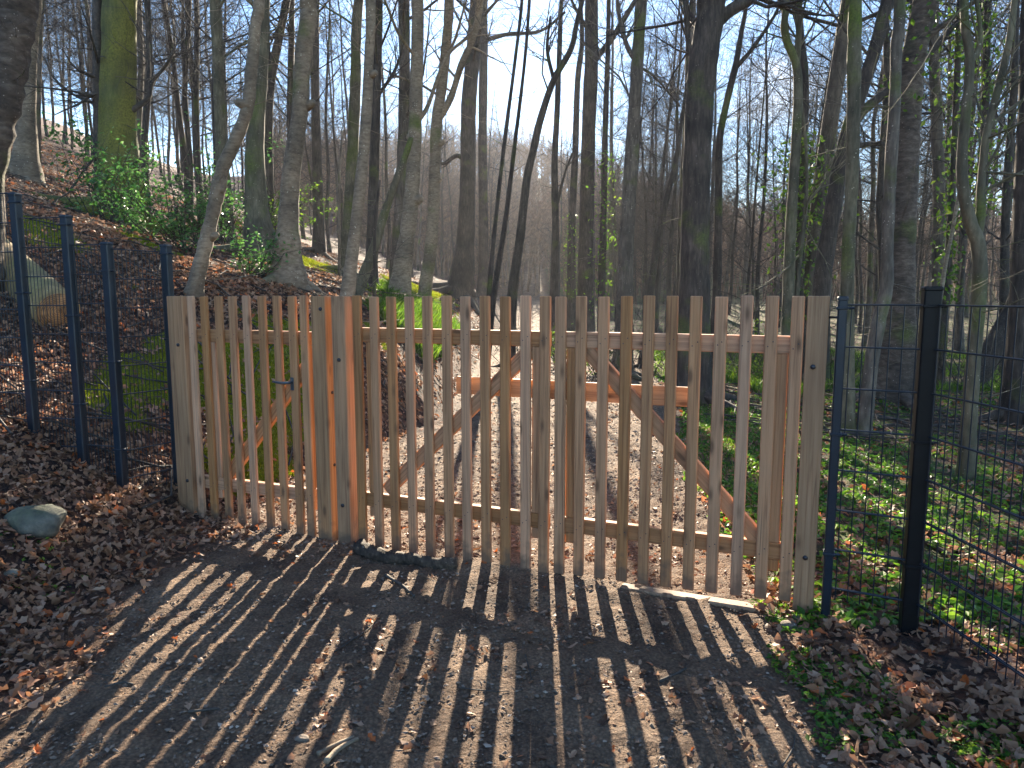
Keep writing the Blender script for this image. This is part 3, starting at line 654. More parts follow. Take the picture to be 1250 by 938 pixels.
hero("beech_tree", "light bent beech with a flared foot above the middle of the narrow gate", [(381, -20, 20), (377, 20, 20), (369, 80, 20), (366, 140, 20), (356, 210, 21), (352, 280, 23), (352, 330, 27)], 9.8, be, flare=1.9, sides=18, stubs=[(374, 130, 7), (366, 80, 6)])
hero("forest_tree", "dim trunk just right of the light bent beech", [(384, 20, 11), (385, 120, 11), (388, 235, 13)], 24, dk)
hero("forest_tree", "mossy-footed tree on the slope right of the light bent beech", [(436, 20, 12), (434, 100, 13), (430, 200, 14), (426, 288, 17)], 19, gr)
hero("beech_tree", "slender light beech rising from the right edge of the middle posts", [(452, -10, 12), (450, 80, 12), (446, 160, 13), (438, 243, 14), (430, 310, 15), (423, 370, 17)], 9.0, be, flare=1.3, stubs=[(451, 93, 6)])
hero("forest_tree", "straight black trunk just right of the slender light beech", [(462, 0, 11), (460, 100, 11), (457, 200, 12), (454, 310, 14)], 16, dk, limbs=[[(459, 120, 5), (480, 90, 4), (492, 60, 2)]])
hero("forest_tree", "grey tree half hidden behind the thickest pale beech", [(493, -10, 14), (494, 100, 14), (491, 200, 14), (486, 310, 16)], 17, gy)
hero("beech_tree", "thickest pale beech rising over the left half of the wide gate", [(511, -20, 15), (510, 30, 15), (508, 120, 16), (505, 200, 17), (500, 265, 19), (491, 330, 21), (485, 385, 25)], 14.0, be, flare=1.3, sides=18, limbs=[[(509, 150, 6), (522, 130, 5), (545, 70, 4), (575, 40, 4), (590, -5, 3)]], stubs=[(503, 247, 8), (505, 170, 5)])
hero("beech_tree", "pale forked beech right of the thickest pale one", [(549, -20, 12), (547, 30, 12), (540, 100, 13), (533, 150, 14), (531, 200, 14), (527, 290, 15), (519, 350, 16), (516, 400, 18)], 16.5, be, flare=1.25, limbs=[[(533, 150, 9), (550, 120, 8), (563, 80, 8), (580, 40, 7), (590, -10, 6)]], stubs=[(533, 177, 6), (531, 222, 5)])
hero("crooked_tree", "mossy crooked stem leaning left of the thickest pale beech", [(502, 168, 6), (495, 190, 8), (482, 225, 9), (468, 265, 10), (456, 305, 11), (438, 352, 12)], 11.8, gr, crown=0, twigs=10)
hero("forest_tree", "thick grey-black trunk left of centre, broad at its foot", [(583, -10, 17), (578, 60, 17), (572, 130, 18), (571, 210, 18), (568, 290, 20), (562, 345, 24)], 28, dk, base_c=10, limbs=[[(572, 200, 7), (558, 190, 6), (540, 200, 4), (530, 180, 3)]])
hero("forest_tree", "black pole-straight trunk with a broken limb, left of the path", [(590, -20, 11), (590, 80, 11), (589, 180, 11), (590, 280, 12), (589, 360, 14)], 36, dk, base_c=13, limbs=[[(590, 50, 6), (620, 42, 5), (660, 38, 4), (690, 15, 3)]])
hero("young_tree", "left one of two thin leaning stems beside the path", [(638, -10, 4), (628, 80, 4), (617, 165, 5), (606, 260, 5), (597, 360, 6)], 12, dk, crown=6)
hero("young_tree", "right one of two thin leaning stems beside the path", [(647, -10, 4), (640, 80, 4), (628, 180, 5), (617, 270, 6), (603, 362, 7)], 12.6, dk, crown=6)
hero("leaning_tree", "crooked tree leaning right over the path in the glow", [(706, 20, 6), (697, 60, 7), (676, 98, 8), (660, 145, 9), (652, 180, 9), (643, 220, 10), (635, 290, 11), (627, 345, 12), (624, 380, 13)], 16, dk, crown=8, limbs=[[(676, 98, 5), (668, 60, 4), (672, 20, 3)]])
hero("forest_tree", "slim dark tree at the right edge of the sunlit path end", [(683, 60, 6), (680, 140, 7), (677, 200, 8), (678, 280, 9), (676, 370, 11)], 22, dk, base_c=10, limbs=[[(680, 250, 4), (690, 210, 3), (702, 180, 2)]])
hero("forest_tree", "ivied slim tree left of the black trunk over the centre", [(705, 100, 7), (702, 190, 8), (698, 270, 9), (697, 350, 11)], 30, dk, base_c=12, ivy=[(1.5, 5.0, 170, .10)])
hero("forest_tree", "black trunk dividing near the top, over the centre of the wide gate", [(722, -20, 16), (722, 30, 16), (722, 80, 17), (719, 150, 17), (717, 230, 17), (715, 320, 18), (715, 390, 20)], 24, dk, base_c=10, limbs=[[(722, 78, 8), (745, 50, 7), (770, 10, 6), (782, -10, 5)], [(720, 40, 5), (705, 15, 4), (690, -15, 3)]])
hero("forest_tree", "grey smooth trunk with a left limb, right of the black dividing one", [(784, -20, 14), (781, 30, 14), (778, 80, 15), (773, 160, 16), (768, 240, 17), (764, 320, 18), (762, 390, 20)], 14, gy, limbs=[[(776, 75, 7), (765, 55, 6), (756, 20, 5), (752, -15, 4)], [(777, 80, 4), (800, 95, 3), (830, 130, 2)]])
hero("forest_tree", "ivy-wrapped thin tree between the black and the grey smooth trunks", [(742, 60, 6), (739, 150, 7), (737, 250, 8), (734, 360, 9)], 20, dk, ivy=[(1.0, 5.5, 330, .22)])
hero("young_tree", "slender leaning tree left of the broad black trunk", [(836, 120, 4), (826, 190, 6), (812, 250, 7), (800, 310, 8), (791, 380, 9)], 16, dk, crown=5)
hero("forest_tree", "pole-thin trunk touching the left side of the broad black trunk", [(841, 30, 5), (838, 130, 6), (832, 250, 7), (828, 390, 8)], 18, dk)
hero("old_tree", "broad black trunk forking at the top, right of the centre", [(870, -20, 33), (867, 20, 34), (858, 80, 34), (853, 150, 34), (850, 230, 34), (848, 320, 35), (847, 400, 38)], 10.6, dk, sides=20, limbs=[[(874, 28, 16), (893, 12, 14), (915, 0, 13), (940, -25, 12)], [(855, 90, 8), (842, 60, 7), (838, 20, 6), (840, -20, 5)]], flare=1.4)
hero("forest_tree", "wavy slim tree beside the broad black trunk", [(912, -10, 5), (905, 40, 6), (898, 80, 8), (886, 130, 8), (878, 175, 9), (877, 243, 10), (876, 320, 10), (873, 400, 12)], 12.5, dk, limbs=[[(899, 82, 6), (918, 60, 5), (945, 20, 4), (958, -10, 3)]])
hero("forest_tree", "greenish tree with a thin twin stem, over the right leaf of the gate", [(960, -10, 8), (958, 40, 9), (972, 80, 10), (974, 120, 11), (970, 200, 12), (965, 280, 13), (961, 400, 15)], 11, gr, limbs=[[(972, 90, 8), (975, 40, 8), (976, -20, 8)], [(978, 120, 3), (984, 180, 4), (984, 250, 5), (977, 310, 6), (970, 390, 7)], [(984, 250, 4), (1000, 230, 3), (1015, 210, 2)]])
hero("forest_tree", "trunk cloaked in bright ivy above the right end of the gate", [(982, 80, 8), (981, 170, 9), (978, 270, 10), (974, 380, 12)], 14, dk, ivy=[(1.6, 4.6, 700, .33), (3.0, 4.4, 350, .4)])
hero("leaning_tree", "dark tree leaning right above the right end post", [(1090, -20, 15), (1068, 60, 15), (1048, 120, 16), (1030, 180, 17), (1016, 260, 19), (1005, 330, 20), (1000, 400, 23)], 13, dk, limbs=[[(1040, 150, 12), (1060, 130, 11), (1085, 110, 10), (1130, 70, 8), (1175, 20, 6)], [(1026, 195, 9), (1050, 178, 7), (1080, 176, 5)]])
hero("beech_tree", "smooth grey tree standing behind the first wire panel on the right", [(1045, -20, 16), (1043, 60, 16), (1042, 140, 16), (1040, 220, 15), (1036, 300, 15), (1034, 380, 16), (1034, 470, 18)], 8.6, gr, flare=1.3, sides=16)
hero("beech_tree", "grey tree bent at its waist, just left of the shaggy trunk", [(1096, -20, 13), (1094, 60, 13), (1092, 130, 13), (1087, 210, 14), (1083, 300, 14), (1082, 350, 15), (1072, 395, 16), (1064, 440, 16), (1057, 500, 17)], 8.5, gy, flare=1.2, sides=16)
hero("shaggy_tree", "shaggy red-brown trunk with a wide foot behind the black fence post", [(1132, -20, 27), (1126, 20, 27), (1114, 80, 27), (1108, 160, 27), (1104, 240, 28), (1100, 330, 29), (1096, 420, 31), (1092, 470, 34)], 10.4, M['shaggy'], flare=1.7, knobs=.03, sides=22, ivy=[(4.0, 6.3, 160, .12)])
hero("forked_tree", "green wavy tree that splits low into two stems, right of the black fence post", [(1176, -20, 9), (1178, 30, 10), (1184, 75, 10), (1180, 130, 11), (1175, 180, 12), (1175, 225, 13), (1184, 270, 15), (1194, 300, 16), (1196, 350, 16), (1190, 420, 16), (1184, 500, 17), (1180, 570, 18)], 6.3, gr, flare=1.15, sides=16, crown=8,
     limbs=[[(1193, 292, 11), (1197, 262, 11), (1197, 240, 10), (1199, 210, 9), (1205, 160, 9), (1218, 110, 9), (1232, 50, 8), (1240, -10, 7)], [(1184, 78, 6), (1195, 60, 6), (1196, 30, 5), (1190, -10, 5)], [(1205, 160, 5), (1222, 142, 4), (1250, 122, 4), (1280, 105, 3)]])
hero("forest_tree", "thin ivy-grown stem between the shaggy trunk and the green forked tree", [(1172, 0, 7), (1169, 80, 7), (1166, 160, 8), (1162, 250, 8), (1156, 350, 9)], 13, dk, ivy=[(1.4, 6.6, 600, .13)])
hero("forest_tree", "ivied tree seen through the fork of the green wavy tree", [(1206, 0, 8), (1203, 120, 9), (1199, 240, 9), (1190, 370, 10)], 15, dk, ivy=[(3.2, 7.6, 600, .2)])
hero("leaning_tree", "fat dark leaning trunk at the right edge, slanting down to the left", [(1290, 230, 20), (1262, 310, 21), (1243, 365, 21), (1220, 410, 22), (1200, 450, 24), (1186, 478, 26)], 12, dk, crown=0, flare=1.3, twigs=10)
hero("forest_tree", "dark trunk cut by the right edge behind the mesh", [(1262, -20, 24), (1256, 150, 24), (1250, 300, 26), (1246, 400, 26), (1242, 510, 30)], 9.2, dk, flare=1.4)
hero("sapling", "yellowish sapling leaning right of the shaggy trunk", [(1180, 200, 3), (1172, 230, 4), (1163, 280, 4), (1150, 350, 5)], 12, be, crown=0, twigs=4)
hero("sapling", "thin bare sapling left of the mossy-footed tree", [(418, 160, 2), (414, 220, 3), (414, 293, 3)], 16, gy, crown=0, twigs=8)
hero("sapling", "dark spindly sapling beside the crooked mossy stem", [(464, 220, 3), (458, 270, 4), (457, 345, 4)], 10.5, dk, crown=0, twigs=8)

# ---- repeated background trees
def proto(kind, h, r, nbr, base, spread, tw=(9, 7)):
    root = empty("bare_tree", (0, 0, 0), None, "tree"); n = 9; z = np.linspace(-.3, h, n)
    lean = rng.normal(size=2) * .5
    P = np.stack([np.cumsum(rng.normal(size=n) * .10) + lean[0] * np.clip(z / h, 0, 1) ** 1.5, np.cumsum(rng.normal(size=n) * .10) + lean[1] * np.clip(z / h, 0, 1) ** 1.5, z, r * (1 - .85 * np.clip(z / h, 0, 1) ** 1.2)], 1)
    P[:, :2] -= P[0, :2]; S_ = path_pts(P, 2); mb = MB(); rad = S_[:, 3] * (1 + .5 * np.exp(-np.clip(S_[:, 2], 0, 9) / .25))
    tube(mb, S_[:, :3], rad, 9, rough=.03, cap=False)
    mb.build("trunk", M['far'] if kind else M['dark'], root)
    mb = MB()
    nbr = int(nbr * 1.25)
    for j in range(nbr):
        f = (j + rng.random()) / nbr; zz = base + (h - base) * f; i = int(np.argmin(abs(S_[:, 2] - zz))); a = j * 2.4 + rng.random(); L_ = spread * (1.1 - .65 * f) * (.6 + .7 * rng.random())
        grow(mb, S_[i, :3], np.array([math.cos(a), math.sin(a), .25 + .9 * f]), L_, S_[i, 3] * .20 + .005, 1, 3, tw)
    mb.build("crown", M['twig'], root)
    return root
protos = [proto(0, 15, .10, 26, 3.0, 3.2), proto(1, 18, .125, 28, 4.5, 3.8), proto(0, 13, .075, 24, 2.2, 2.6), proto(1, 20, .155, 30, 5.5, 4.4), proto(0, 16, .09, 30, 2.5, 3.0), proto(1, 14, .08, 26, 2.0, 3.0), proto(0, 9, .05, 22, 1.0, 2.0), proto(1, 7, .04, 20, .8, 1.8)]
used = set()
def dup(root):
    if id(root) not in used: used.add(id(root)); return root
    r = root.copy(); COL.objects.link(r)
    for ch in list(root.children):
        c = ch.copy(); COL.objects.link(c); c.parent = r
    return r
LAND = [(-1e9, 118, "left of the massive mossy beech"), (118, 255, "between the mossy beech and the straight greenish tree"), (255, 345, "behind the kinked trunk and green-footed tree"),
        (345, 445, "between the bent beech and slender light beech"), (445, 560, "behind the pale beeches over the wide gate"), (560, 735, "behind the black trunks over the wide gate's middle"),
        (735, 835, "between the grey smooth and broad black trunks"), (835, 935, "behind the wavy slim tree right of the broad black trunk"), (935, 1030, "behind the trunk cloaked in bright ivy"),
        (1030, 1120, "behind the shaggy red-brown trunk"), (1120, 1195, "just left of the green forked tree"), (1195, 1e9, "right of the green forked tree")]
def zone_label(X, Y, pi):
    px = 625 + F * X / (Y * .9926); d = [t_ for a, b, t_ in LAND if a <= px < b][0]
    k = "short thin" if pi >= 6 else "stout" if pi in (1, 3) else "slim"; r = "far" if Y > 34 else "nearer"
    return f"{r} {k} bare tree {d}", f"{r} {k} bare trees {d}"
placed = []
def place(zone, X, Y, pi, sc=1.0):
    o = dup(protos[pi]); o.location = (X, Y, float(H(X, Y)) - .05); o.rotation_euler = (rng.normal() * .02, rng.normal() * .03, rng.random() * 6.28); s = sc * (.85 + .35 * rng.random()); o.scale = (s, s, s)
    lab = zone_label(X, Y, pi); tag(o, lab[0], "tree", lab[1]); placed.append((X, Y))
def far_enough(X, Y, d): return all((X - a) ** 2 + (Y - b) ** 2 > d * d for a, b in placed)
cnt = {'slope': 84, 'mid': 46, 'right': 74, 'crest': 34}
for zone, n in cnt.items():
    k = 0; tries = 0
    while k < n and tries < 6000:
        tries += 1
        if zone == 'slope': Y = 17 + 55 * rng.random() ** 1.0; u = rng.uniform(-.80, -.06); 
        elif zone == 'crest': Y = 20 + 38 * rng.random(); u = rng.uniform(-.82, -.42)
        elif zone == 'mid': Y = 24 + 45 * rng.random(); u = rng.uniform(-.05, .24)
        else: Y = 14 + 48 * rng.random() ** 1.1; u = rng.uniform(.2, .80)
        X = u * Y
        if zone == 'mid':
            if foot(Y) - .8 < X < right_edge(Y) + .5: continue
        if -5.4 + .031 * Y < X < 4.4 + .031 * Y and Y < 50: continue       # the wood is open towards the sun along the path
        if not far_enough(X, Y, 1.3): continue
        pi = rng.choice([0, 1, 2, 3, 4, 5, 6, 7], p=[.16, .15, .16, .1, .15, .14, .08, .06]); 
        if zone in ('slope', 'crest') and pi in (1, 3): pi = int(rng.choice([0, 2, 4, 5]))
        place(zone, X, Y, pi); k += 1

# ---- far wood on the opposite hill: one mass
mb = MB()
N = 2600
for i in range(N):
    Y = rng.uniform(68, 175); u = rng.uniform(-.35, .85); X = u * Y; z0 = float(H(X, Y)); h = rng.uniform(6, 11)
    tip = np.array([X + rng.normal() * .6, Y, z0 + h]); b = np.array([X, Y, z0 - .5])
    tube(mb, [b, (b + tip) / 2 + np.array([rng.normal() * .2, 0, 0]), tip], [.13, .09, .03], 3, cap=False)
    for k in range(16):
        f = .3 + .65 * rng.random(); p = b + (tip - b) * f; a = rng.random() * 6.28; L_ = 2.6 * (1.15 - f) + .8; e = np.array([math.cos(a), math.sin(a) * .6, .6 + .8 * rng.random()]) * L_
        tube(mb, [p, p + e * .6 + rng.normal(size=3) * .15, p + e], [.045, .035, .02], 3, cap=False)
tag(mb.build("far_wood", M['hilltwig']), "hazy purple-brown mass of bare woods covering the far hill", "woods", kind="stuff")

# ---------------------------------------------------------------- undergrowth
def bush(name, label, X, Y, h, rad, nst, nlf, mat, size=(.05, .09), lean=(0, 0)):
    z = float(H(X, Y)); root = empty(name, (X, Y, z), label, "bush"); mb = MB(); ends = []
    for i in range(nst):
        a = rng.random() * 6.28; hh = h * rng.uniform(.45, 1); rr_ = rad * rng.random() ** .6; p = np.array([rng.normal() * rad * .15, rng.normal() * rad * .12, -.05]); q = np.array([math.cos(a) * rr_ + lean[0], math.sin(a) * rr_ * .7 + lean[1], hh])
        mid = (p + q) / 2 + rng.normal(size=3) * .08; S_ = path_pts([p, mid, q], 5); tube(mb, S_, np.linspace(.011, .003, len(S_)), 4, cap=False)
        for j in range(7):
            b = S_[rng.integers(3, len(S_))]; e = b + rng.normal(size=3) * .17 * rad; tube(mb, [b, e], [.004, .002], 3, cap=False); ends.append((b, e))
    mb.build("stems", M['twig'], root)
    E = [ends[i] for i in rng.integers(0, len(ends), nlf)]; f = rng.random(nlf)[:, None]
    C = np.array([a for a, b in E]) * (1 - f) + np.array([b for a, b in E]) * f + rng.normal(size=(nlf, 3)) * .045
    mb = MB(); Nn = rng.normal(size=(nlf, 3)); Nn[:, 2] = abs(Nn[:, 2]) + .5; leaves_on(mb, C, Nn, rng.uniform(size[0], size[1], nlf)); mb.build("foliage", mat, root, smooth=False)
    return root
bush("holly_bush", "glossy holly bush at the foot of the massive mossy beech", -6.15, 11.2, 1.75, .9, 20, 1200, M['holly'], (.05, .085))
bush("holly_bush", "dense low holly thicket spreading behind the dark blue fence posts", -4.75, 10.2, 1.05, 1.15, 28, 1700, M['holly'], (.045, .08))
bush("holly_bush", "tall loose holly beyond the kinked pale trunk", -5.9, 14.5, 2.1, 1.3, 22, 1000, M['holly'], (.05, .09))
bush("holly_bush", "pale sunlit bush behind the stout green-footed tree", -6.4, 18.5, 1.9, 1.7, 26, 2000, M['ivy'], (.06, .10))
bush("holly_bush", "small holly seedling between the kinked trunk and the light bent beech", -3.5, 9.6, .55, .55, 12, 600, M['holly'], (.04, .07))
bush("leafy_shrub", "small yellow-green shrub at the end of the sunlit path", 1.1, 16.5, 1.0, .5, 14, 500, M['ivy'], (.04, .08))
bush("leafy_shrub", "lime green shrub right of the path, behind the centre pickets", 1.75, 14.5, .95, .6, 14, 600, M['ivy'], (.04, .08))
bush("leafy_shrub", "green-leaved shrub under the trunk cloaked in ivy", 5.0, 13.4, 1.5, .6, 16, 700, M['ivy'], (.05, .09))
# bramble-like bare scrub right
for i, (u, Y, lab) in enumerate([(.10, 13, "bare twiggy scrub between the black and grey smooth trunks"), (.21, 15, "bare twiggy scrub left of the broad black trunk"), (.33, 13.5, "bare scrub beside the wavy slim tree"), (.46, 14, "bare scrub behind the right end gate post"), (.56, 13, "bare scrub behind the shaggy trunk's wide foot"), (.66, 11.5, "bare bramble scrub beside the fat leaning trunk"), (.0, 21, "bare scrub left of the sunlit path end")]):
    X = u * Y; z = float(H(X, Y)); root = empty("scrub", (X, Y, z), lab, "scrub"); mb = MB()
    for k in range(26):
        a = rng.random() * 6.28; grow(mb, np.array([rng.normal() * .6, rng.normal() * .5, -.05]), np.array([math.cos(a) * .8, math.sin(a) * .8, 1.0]), rng.uniform(.8, 2.4), .009, 2, 3, (6, 7), up=-.05, wob=.22)
    mb.build("stems", M['twig'], root)

def scatter(n, x0, x1, y0, y1, dens):
    """rejection sampling of ground points by a density function"""
    out = []
    while sum(len(a) for a in out) < n:
        X = rng.uniform(x0, x1, n * 2); Y = y0 + (y1 - y0) * rng.random(n * 2) ** 1.35
        k = (rng.random(n * 2) < dens(X, Y)) & (abs(X) < Y * .82 + .6); out.append(np.stack([X[k], Y[k]], 1))
    P = np.concatenate(out)[:n]; return P[:, 0], P[:, 1]
def litter_leaves(name, label, n, X, Y, smin, smax, lift=.015, tilt=.45):
    Z = H(X, Y) + lift * (.3 + rng.random(n)); C = np.stack([X, Y, Z], 1)
    e = .05; Nn = np.stack([-(H(X + e, Y) - H(X - e, Y)) / (2 * e), -(H(X, Y + e) - H(X, Y - e)) / (2 * e), np.ones(n)], 1); Nn += rng.normal(size=(n, 3)) * tilt
    Nn /= np.linalg.norm(Nn, axis=1)[:, None]; A = rng.normal(size=(n, 3)); A -= Nn * (A * Nn).sum(1)[:, None]; A /= np.linalg.norm(A, axis=1)[:, None]; B = np.cross(Nn, A)
    s = (smin + (smax - smin) * rng.random(n) ** 1.5)[:, None]
    ts = np.array([-.5, -.3, -.1, .12, .32, .5]); V = []
    curl = rng.normal(size=(n, 1)) * .5; cup = rng.normal(size=(n, 1)) * .5 + .25
    for j, t_ in enumerate(ts):
        wj = (np.array([.03, .24, .16, .30, .18, .02])[j]) * (1 + .5 * rng.normal(size=(n, 1)) * .5)
        ctr = C + A * s * t_ + Nn * s * curl * (t_ * t_ * 1.4)
        V += [ctr - B * s * wj + Nn * s * cup * abs(wj), ctr - Nn * s * .0, ctr + B * s * wj + Nn * s * cup * abs(wj)]
    V = np.stack(V, 1).reshape(-1, 3); b = np.arange(n)[:, None] * 18; q = []
    for j in range(5):
        for c in (0, 1): q.append(b + np.array([[3 * j + c, 3 * j + c + 1, 3 * j + c + 4, 3 * j + c + 3]]))
    mb = MB(); mb.add(V, np.concatenate(q), None, 0, rnd=np.repeat(rng.random(n), 18))
    return tag(mb.build(name, M['litter'], smooth=False), label, "leaves", kind="stuff")
# leaf litter left bank, slope behind, right side, sparse on the dirt
X, Y = scatter(23000, -7, -1.2, 1.9, 9.5, lambda x, y: (1 - path_mask(x, y)) * (1 - .85 * moss_mask(x, y)) * (x < foot(y) + .5))
litter_leaves("fallen_leaves", "brown and rust fallen leaves carpeting the bank by the blue fence", len(X), X, Y, .024, .072, .03, .6)
X, Y = scatter(21000, -24, -.4, 8.5, 30, lambda x, y: (x < foot(y)) * (1 - .9 * moss_mask(x, y)))
litter_leaves("fallen_leaves", "reddish fallen leaves covering the slope behind the narrow gate", len(X), X, Y, .05, .115, .03, .5)
X, Y = scatter(10500, .95, 9, 1.8, 13, lambda x, y: (x > right_edge(y) - .25) * (.25 + .75 * (fbm(x * 1.2, y * 1.2, 3) > -.1)))
litter_leaves("fallen_leaves", "pale brown fallen leaves among the herbs by the right fence", len(X), X, Y, .03, .08, .025, .5)
X, Y = scatter(2600, 1.0, 3.4, 1.7, 4.2, lambda x, y: (x > right_edge(y) - .15 + .15 * fbm(x * 3, y * 3, 2)) * .9)
litter_leaves("fallen_leaves", "brown leaves piled at the lower right corner in front of the mesh", len(X), X, Y, .025, .075, .02, .5)
X, Y = scatter(3600, -2.6, 4, 4.2, 17, lambda x, y: path_mask(x, y) * .9)
litter_leaves("fallen_leaves", "small scattered leaves on the sandy path beyond the gate", len(X), X, Y, .02, .055, .01, .3)
X, Y = scatter(1500, -2.4, 1.4, 1.9, 4.6, lambda x, y: path_mask(x, y) * (.25 + (fbm(x * 1.5, y * 1.5, 3) > .2)))
litter_leaves("fallen_leaves", "crumbled leaves strewn on the striped earth before the gate", len(X), X, Y, .012, .05, .006, .3)

def crumbs(name, label, n, X, Y, s0, s1):
    Z = H(X, Y); s = (s0 + (s1 - s0) * rng.random(n) ** 3)
    base = np.array([[1, 0, 0], [0, 1, 0], [-1, 0, 0], [0, -1, 0], [0, 0, 1.], [0, 0, -.5]]); V = base[None] * (.6 + .8 * rng.random((n, 6, 1))); V = V + rng.normal(size=V.shape) * .15
    a = rng.random(n) * 6.28; ca, sa = np.cos(a), np.sin(a); st = 1 + .8 * rng.random(n)
    vx = V[..., 0] * st[:, None]; vy = V[..., 1]; W = np.stack([vx * ca[:, None] - vy * sa[:, None], vx * sa[:, None] + vy * ca[:, None], V[..., 2] * .55], -1) * s[:, None, None] + np.stack([X, Y, Z + s * .15], 1)[:, None]
    b = np.arange(n)[:, None] * 6; t = np.concatenate([b + np.array([[i, (i + 1) % 4, 4]]) for i in range(4)] + [b + np.array([[(i + 1) % 4, i, 5]]) for i in range(4)])
    mb = MB(); mb.add(W.reshape(-1, 3), None, t, 0, rnd=np.repeat(rng.random(n), 6)); tag(mb.build(name, M['chip'], smooth=False), label, "gravel", kind="stuff")
X, Y = scatter(26000, -2.7, 2.2, 1.8, 6.5, lambda x, y: path_mask(x, y))
crumbs("gravel", "fine crumbs of earth and grit on the ground before the gate", len(X), X, Y, .0025, .011)
X, Y = scatter(14000, -2.2, 4.6, 4.4, 16, lambda x, y: path_mask(x, y))
crumbs("gravel", "coarser grit and wood chips on the path beyond the gate", len(X), X, Y, .005, .02)

def herbs(name, label, n, x0, x1, y0, y1, dens, per, size, hgt, mat, cat="plants"):
    X, Y = scatter(n, x0, x1, y0, y1, dens); Z = H(X, Y); C = []; Nn = []
    a = rng.random((n, per)) * 6.28; r = rng.uniform(.3, 1.0, (n, per)) * hgt * 1.1; hh = rng.uniform(.25, 1, (n, per)) * hgt
    C = np.stack([X[:, None] + np.cos(a) * r, Y[:, None] + np.sin(a) * r, Z[:, None] + hh], -1).reshape(-1, 3)
    Nn = np.stack([np.cos(a) * .5, np.sin(a) * .5, np.ones_like(a)], -1).reshape(-1, 3) + rng.normal(size=(n * per, 3)) * .35
    mb = MB(); leaves_on(mb, C, Nn, rng.uniform(size[0], size[1], n * per)); return tag(mb.build(name, mat, smooth=False), label, cat, kind="stuff")
rp = lambda x, y: (x > right_edge(y) - .25)
herbs("ground_cover", "low green herbs spreading around and beyond the right fence", 5200, 1.1, 11, 3.3, 14, lambda x, y: rp(x, y) * (x > 1.42 - .2 * (y > 4.5)) * (fbm(x * .9 + 4, y * .9, 3) > -.15), 4, (.03, .07), .045, M['herb'])
herbs("ground_cover", "small dark green herbs in the shade in front of the right fence", 1050, .95, 2.6, 1.8, 3.6, lambda x, y: (x > 1.17 + .14 * fbm(x * 3, y * 3, 2) + .12 * (y - 3.0)) * (fbm(x * 2.2, y * 2.2, 3) > -.02), 4, (.014, .034), .02, M['herb'])
herbs("ground_cover", "few green seedlings among the leaves on the left bank", 160, -3.9, -2.3, 2.6, 4.4, lambda x, y: (fbm(x * 2.2 + 7, y * 2.2, 3) > .45) + 0.0, 4, (.015, .03), .02, M['herb'])
def blades(name, label, n, x0, x1, y0, y1, dens, h0, h1, wd, mat, cat="grass"):
    X, Y = scatter(n, x0, x1, y0, y1, dens); Z = H(X, Y) - .005; a = rng.random(n) * 6.28; h = rng.uniform(h0, h1, n); ln = rng.normal(size=(n, 2)) * h[:, None] * .4; ca, sa = np.cos(a) * wd, np.sin(a) * wd
    b0 = np.stack([X - ca, Y - sa, Z], 1); b1 = np.stack([X + ca, Y + sa, Z], 1); m0 = np.stack([X - ca * .7 + ln[:, 0] * .35, Y - sa * .7 + ln[:, 1] * .35, Z + h * .6], 1); m1 = np.stack([X + ca * .7 + ln[:, 0] * .35, Y + sa * .7 + ln[:, 1] * .35, Z + h * .6], 1); t_ = np.stack([X + ln[:, 0], Y + ln[:, 1], Z + h], 1)
    b = np.arange(n)[:, None] * 5; mb = MB(); mb.add(np.stack([b0, b1, m1, m0, t_], 1).reshape(-1, 3), b + np.array([[0, 1, 2, 3]]), b + np.array([[3, 2, 4]]), 0, rnd=np.repeat(rng.random(n), 5))
    return tag(mb.build(name, mat, smooth=False), label, cat, kind="stuff")
blades("moss", "bright yellow-green moss cushions on the bank behind the left fence", 90000, -10, -1.5, 5.4, 12, lambda x, y: moss_mask(x, y), .012, .035, .004, M['moss'], "moss")
blades("moss", "moss patches further up the slope in the sun", 30000, -9, -1.6, 12, 27, lambda x, y: moss_mask(x, y), .04, .10, .012, M['moss'], "moss")
blades("grass", "lush bright green tuft of wild garlic on the bank above the wide gate", 15000, -3.4, -.9, 10.2, 17, lambda x, y: (x < foot(y) + .1) * (x > -.175 * y - .1 + .3 * fbm(x, y, 2)) * (fbm(x * 1.4, y * 1.4 + 3, 3) > -.45) * (H(x, y, False) > .55) + 0., .12, .34, .013, M['grassm'])
blades("grass", "sunlit green growth on the flat ground beyond the root bank on the right", 26000, 4, 17, 11, 24, lambda x, y: (x > right_edge(y) + .8) * (fbm(x * .5, y * .5, 3) > -.35), .06, .24, .014, M['grassm'])
blades("grass", "thin grass strip along the right edge of the path beyond the gate", 9000, 1.5, 5, 4.6, 17, lambda x, y: (abs(x - right_edge(y) - .25) < .35 + .3 * fbm(x, y, 2)) + 0., .02, .08, .005, M['grassm'])

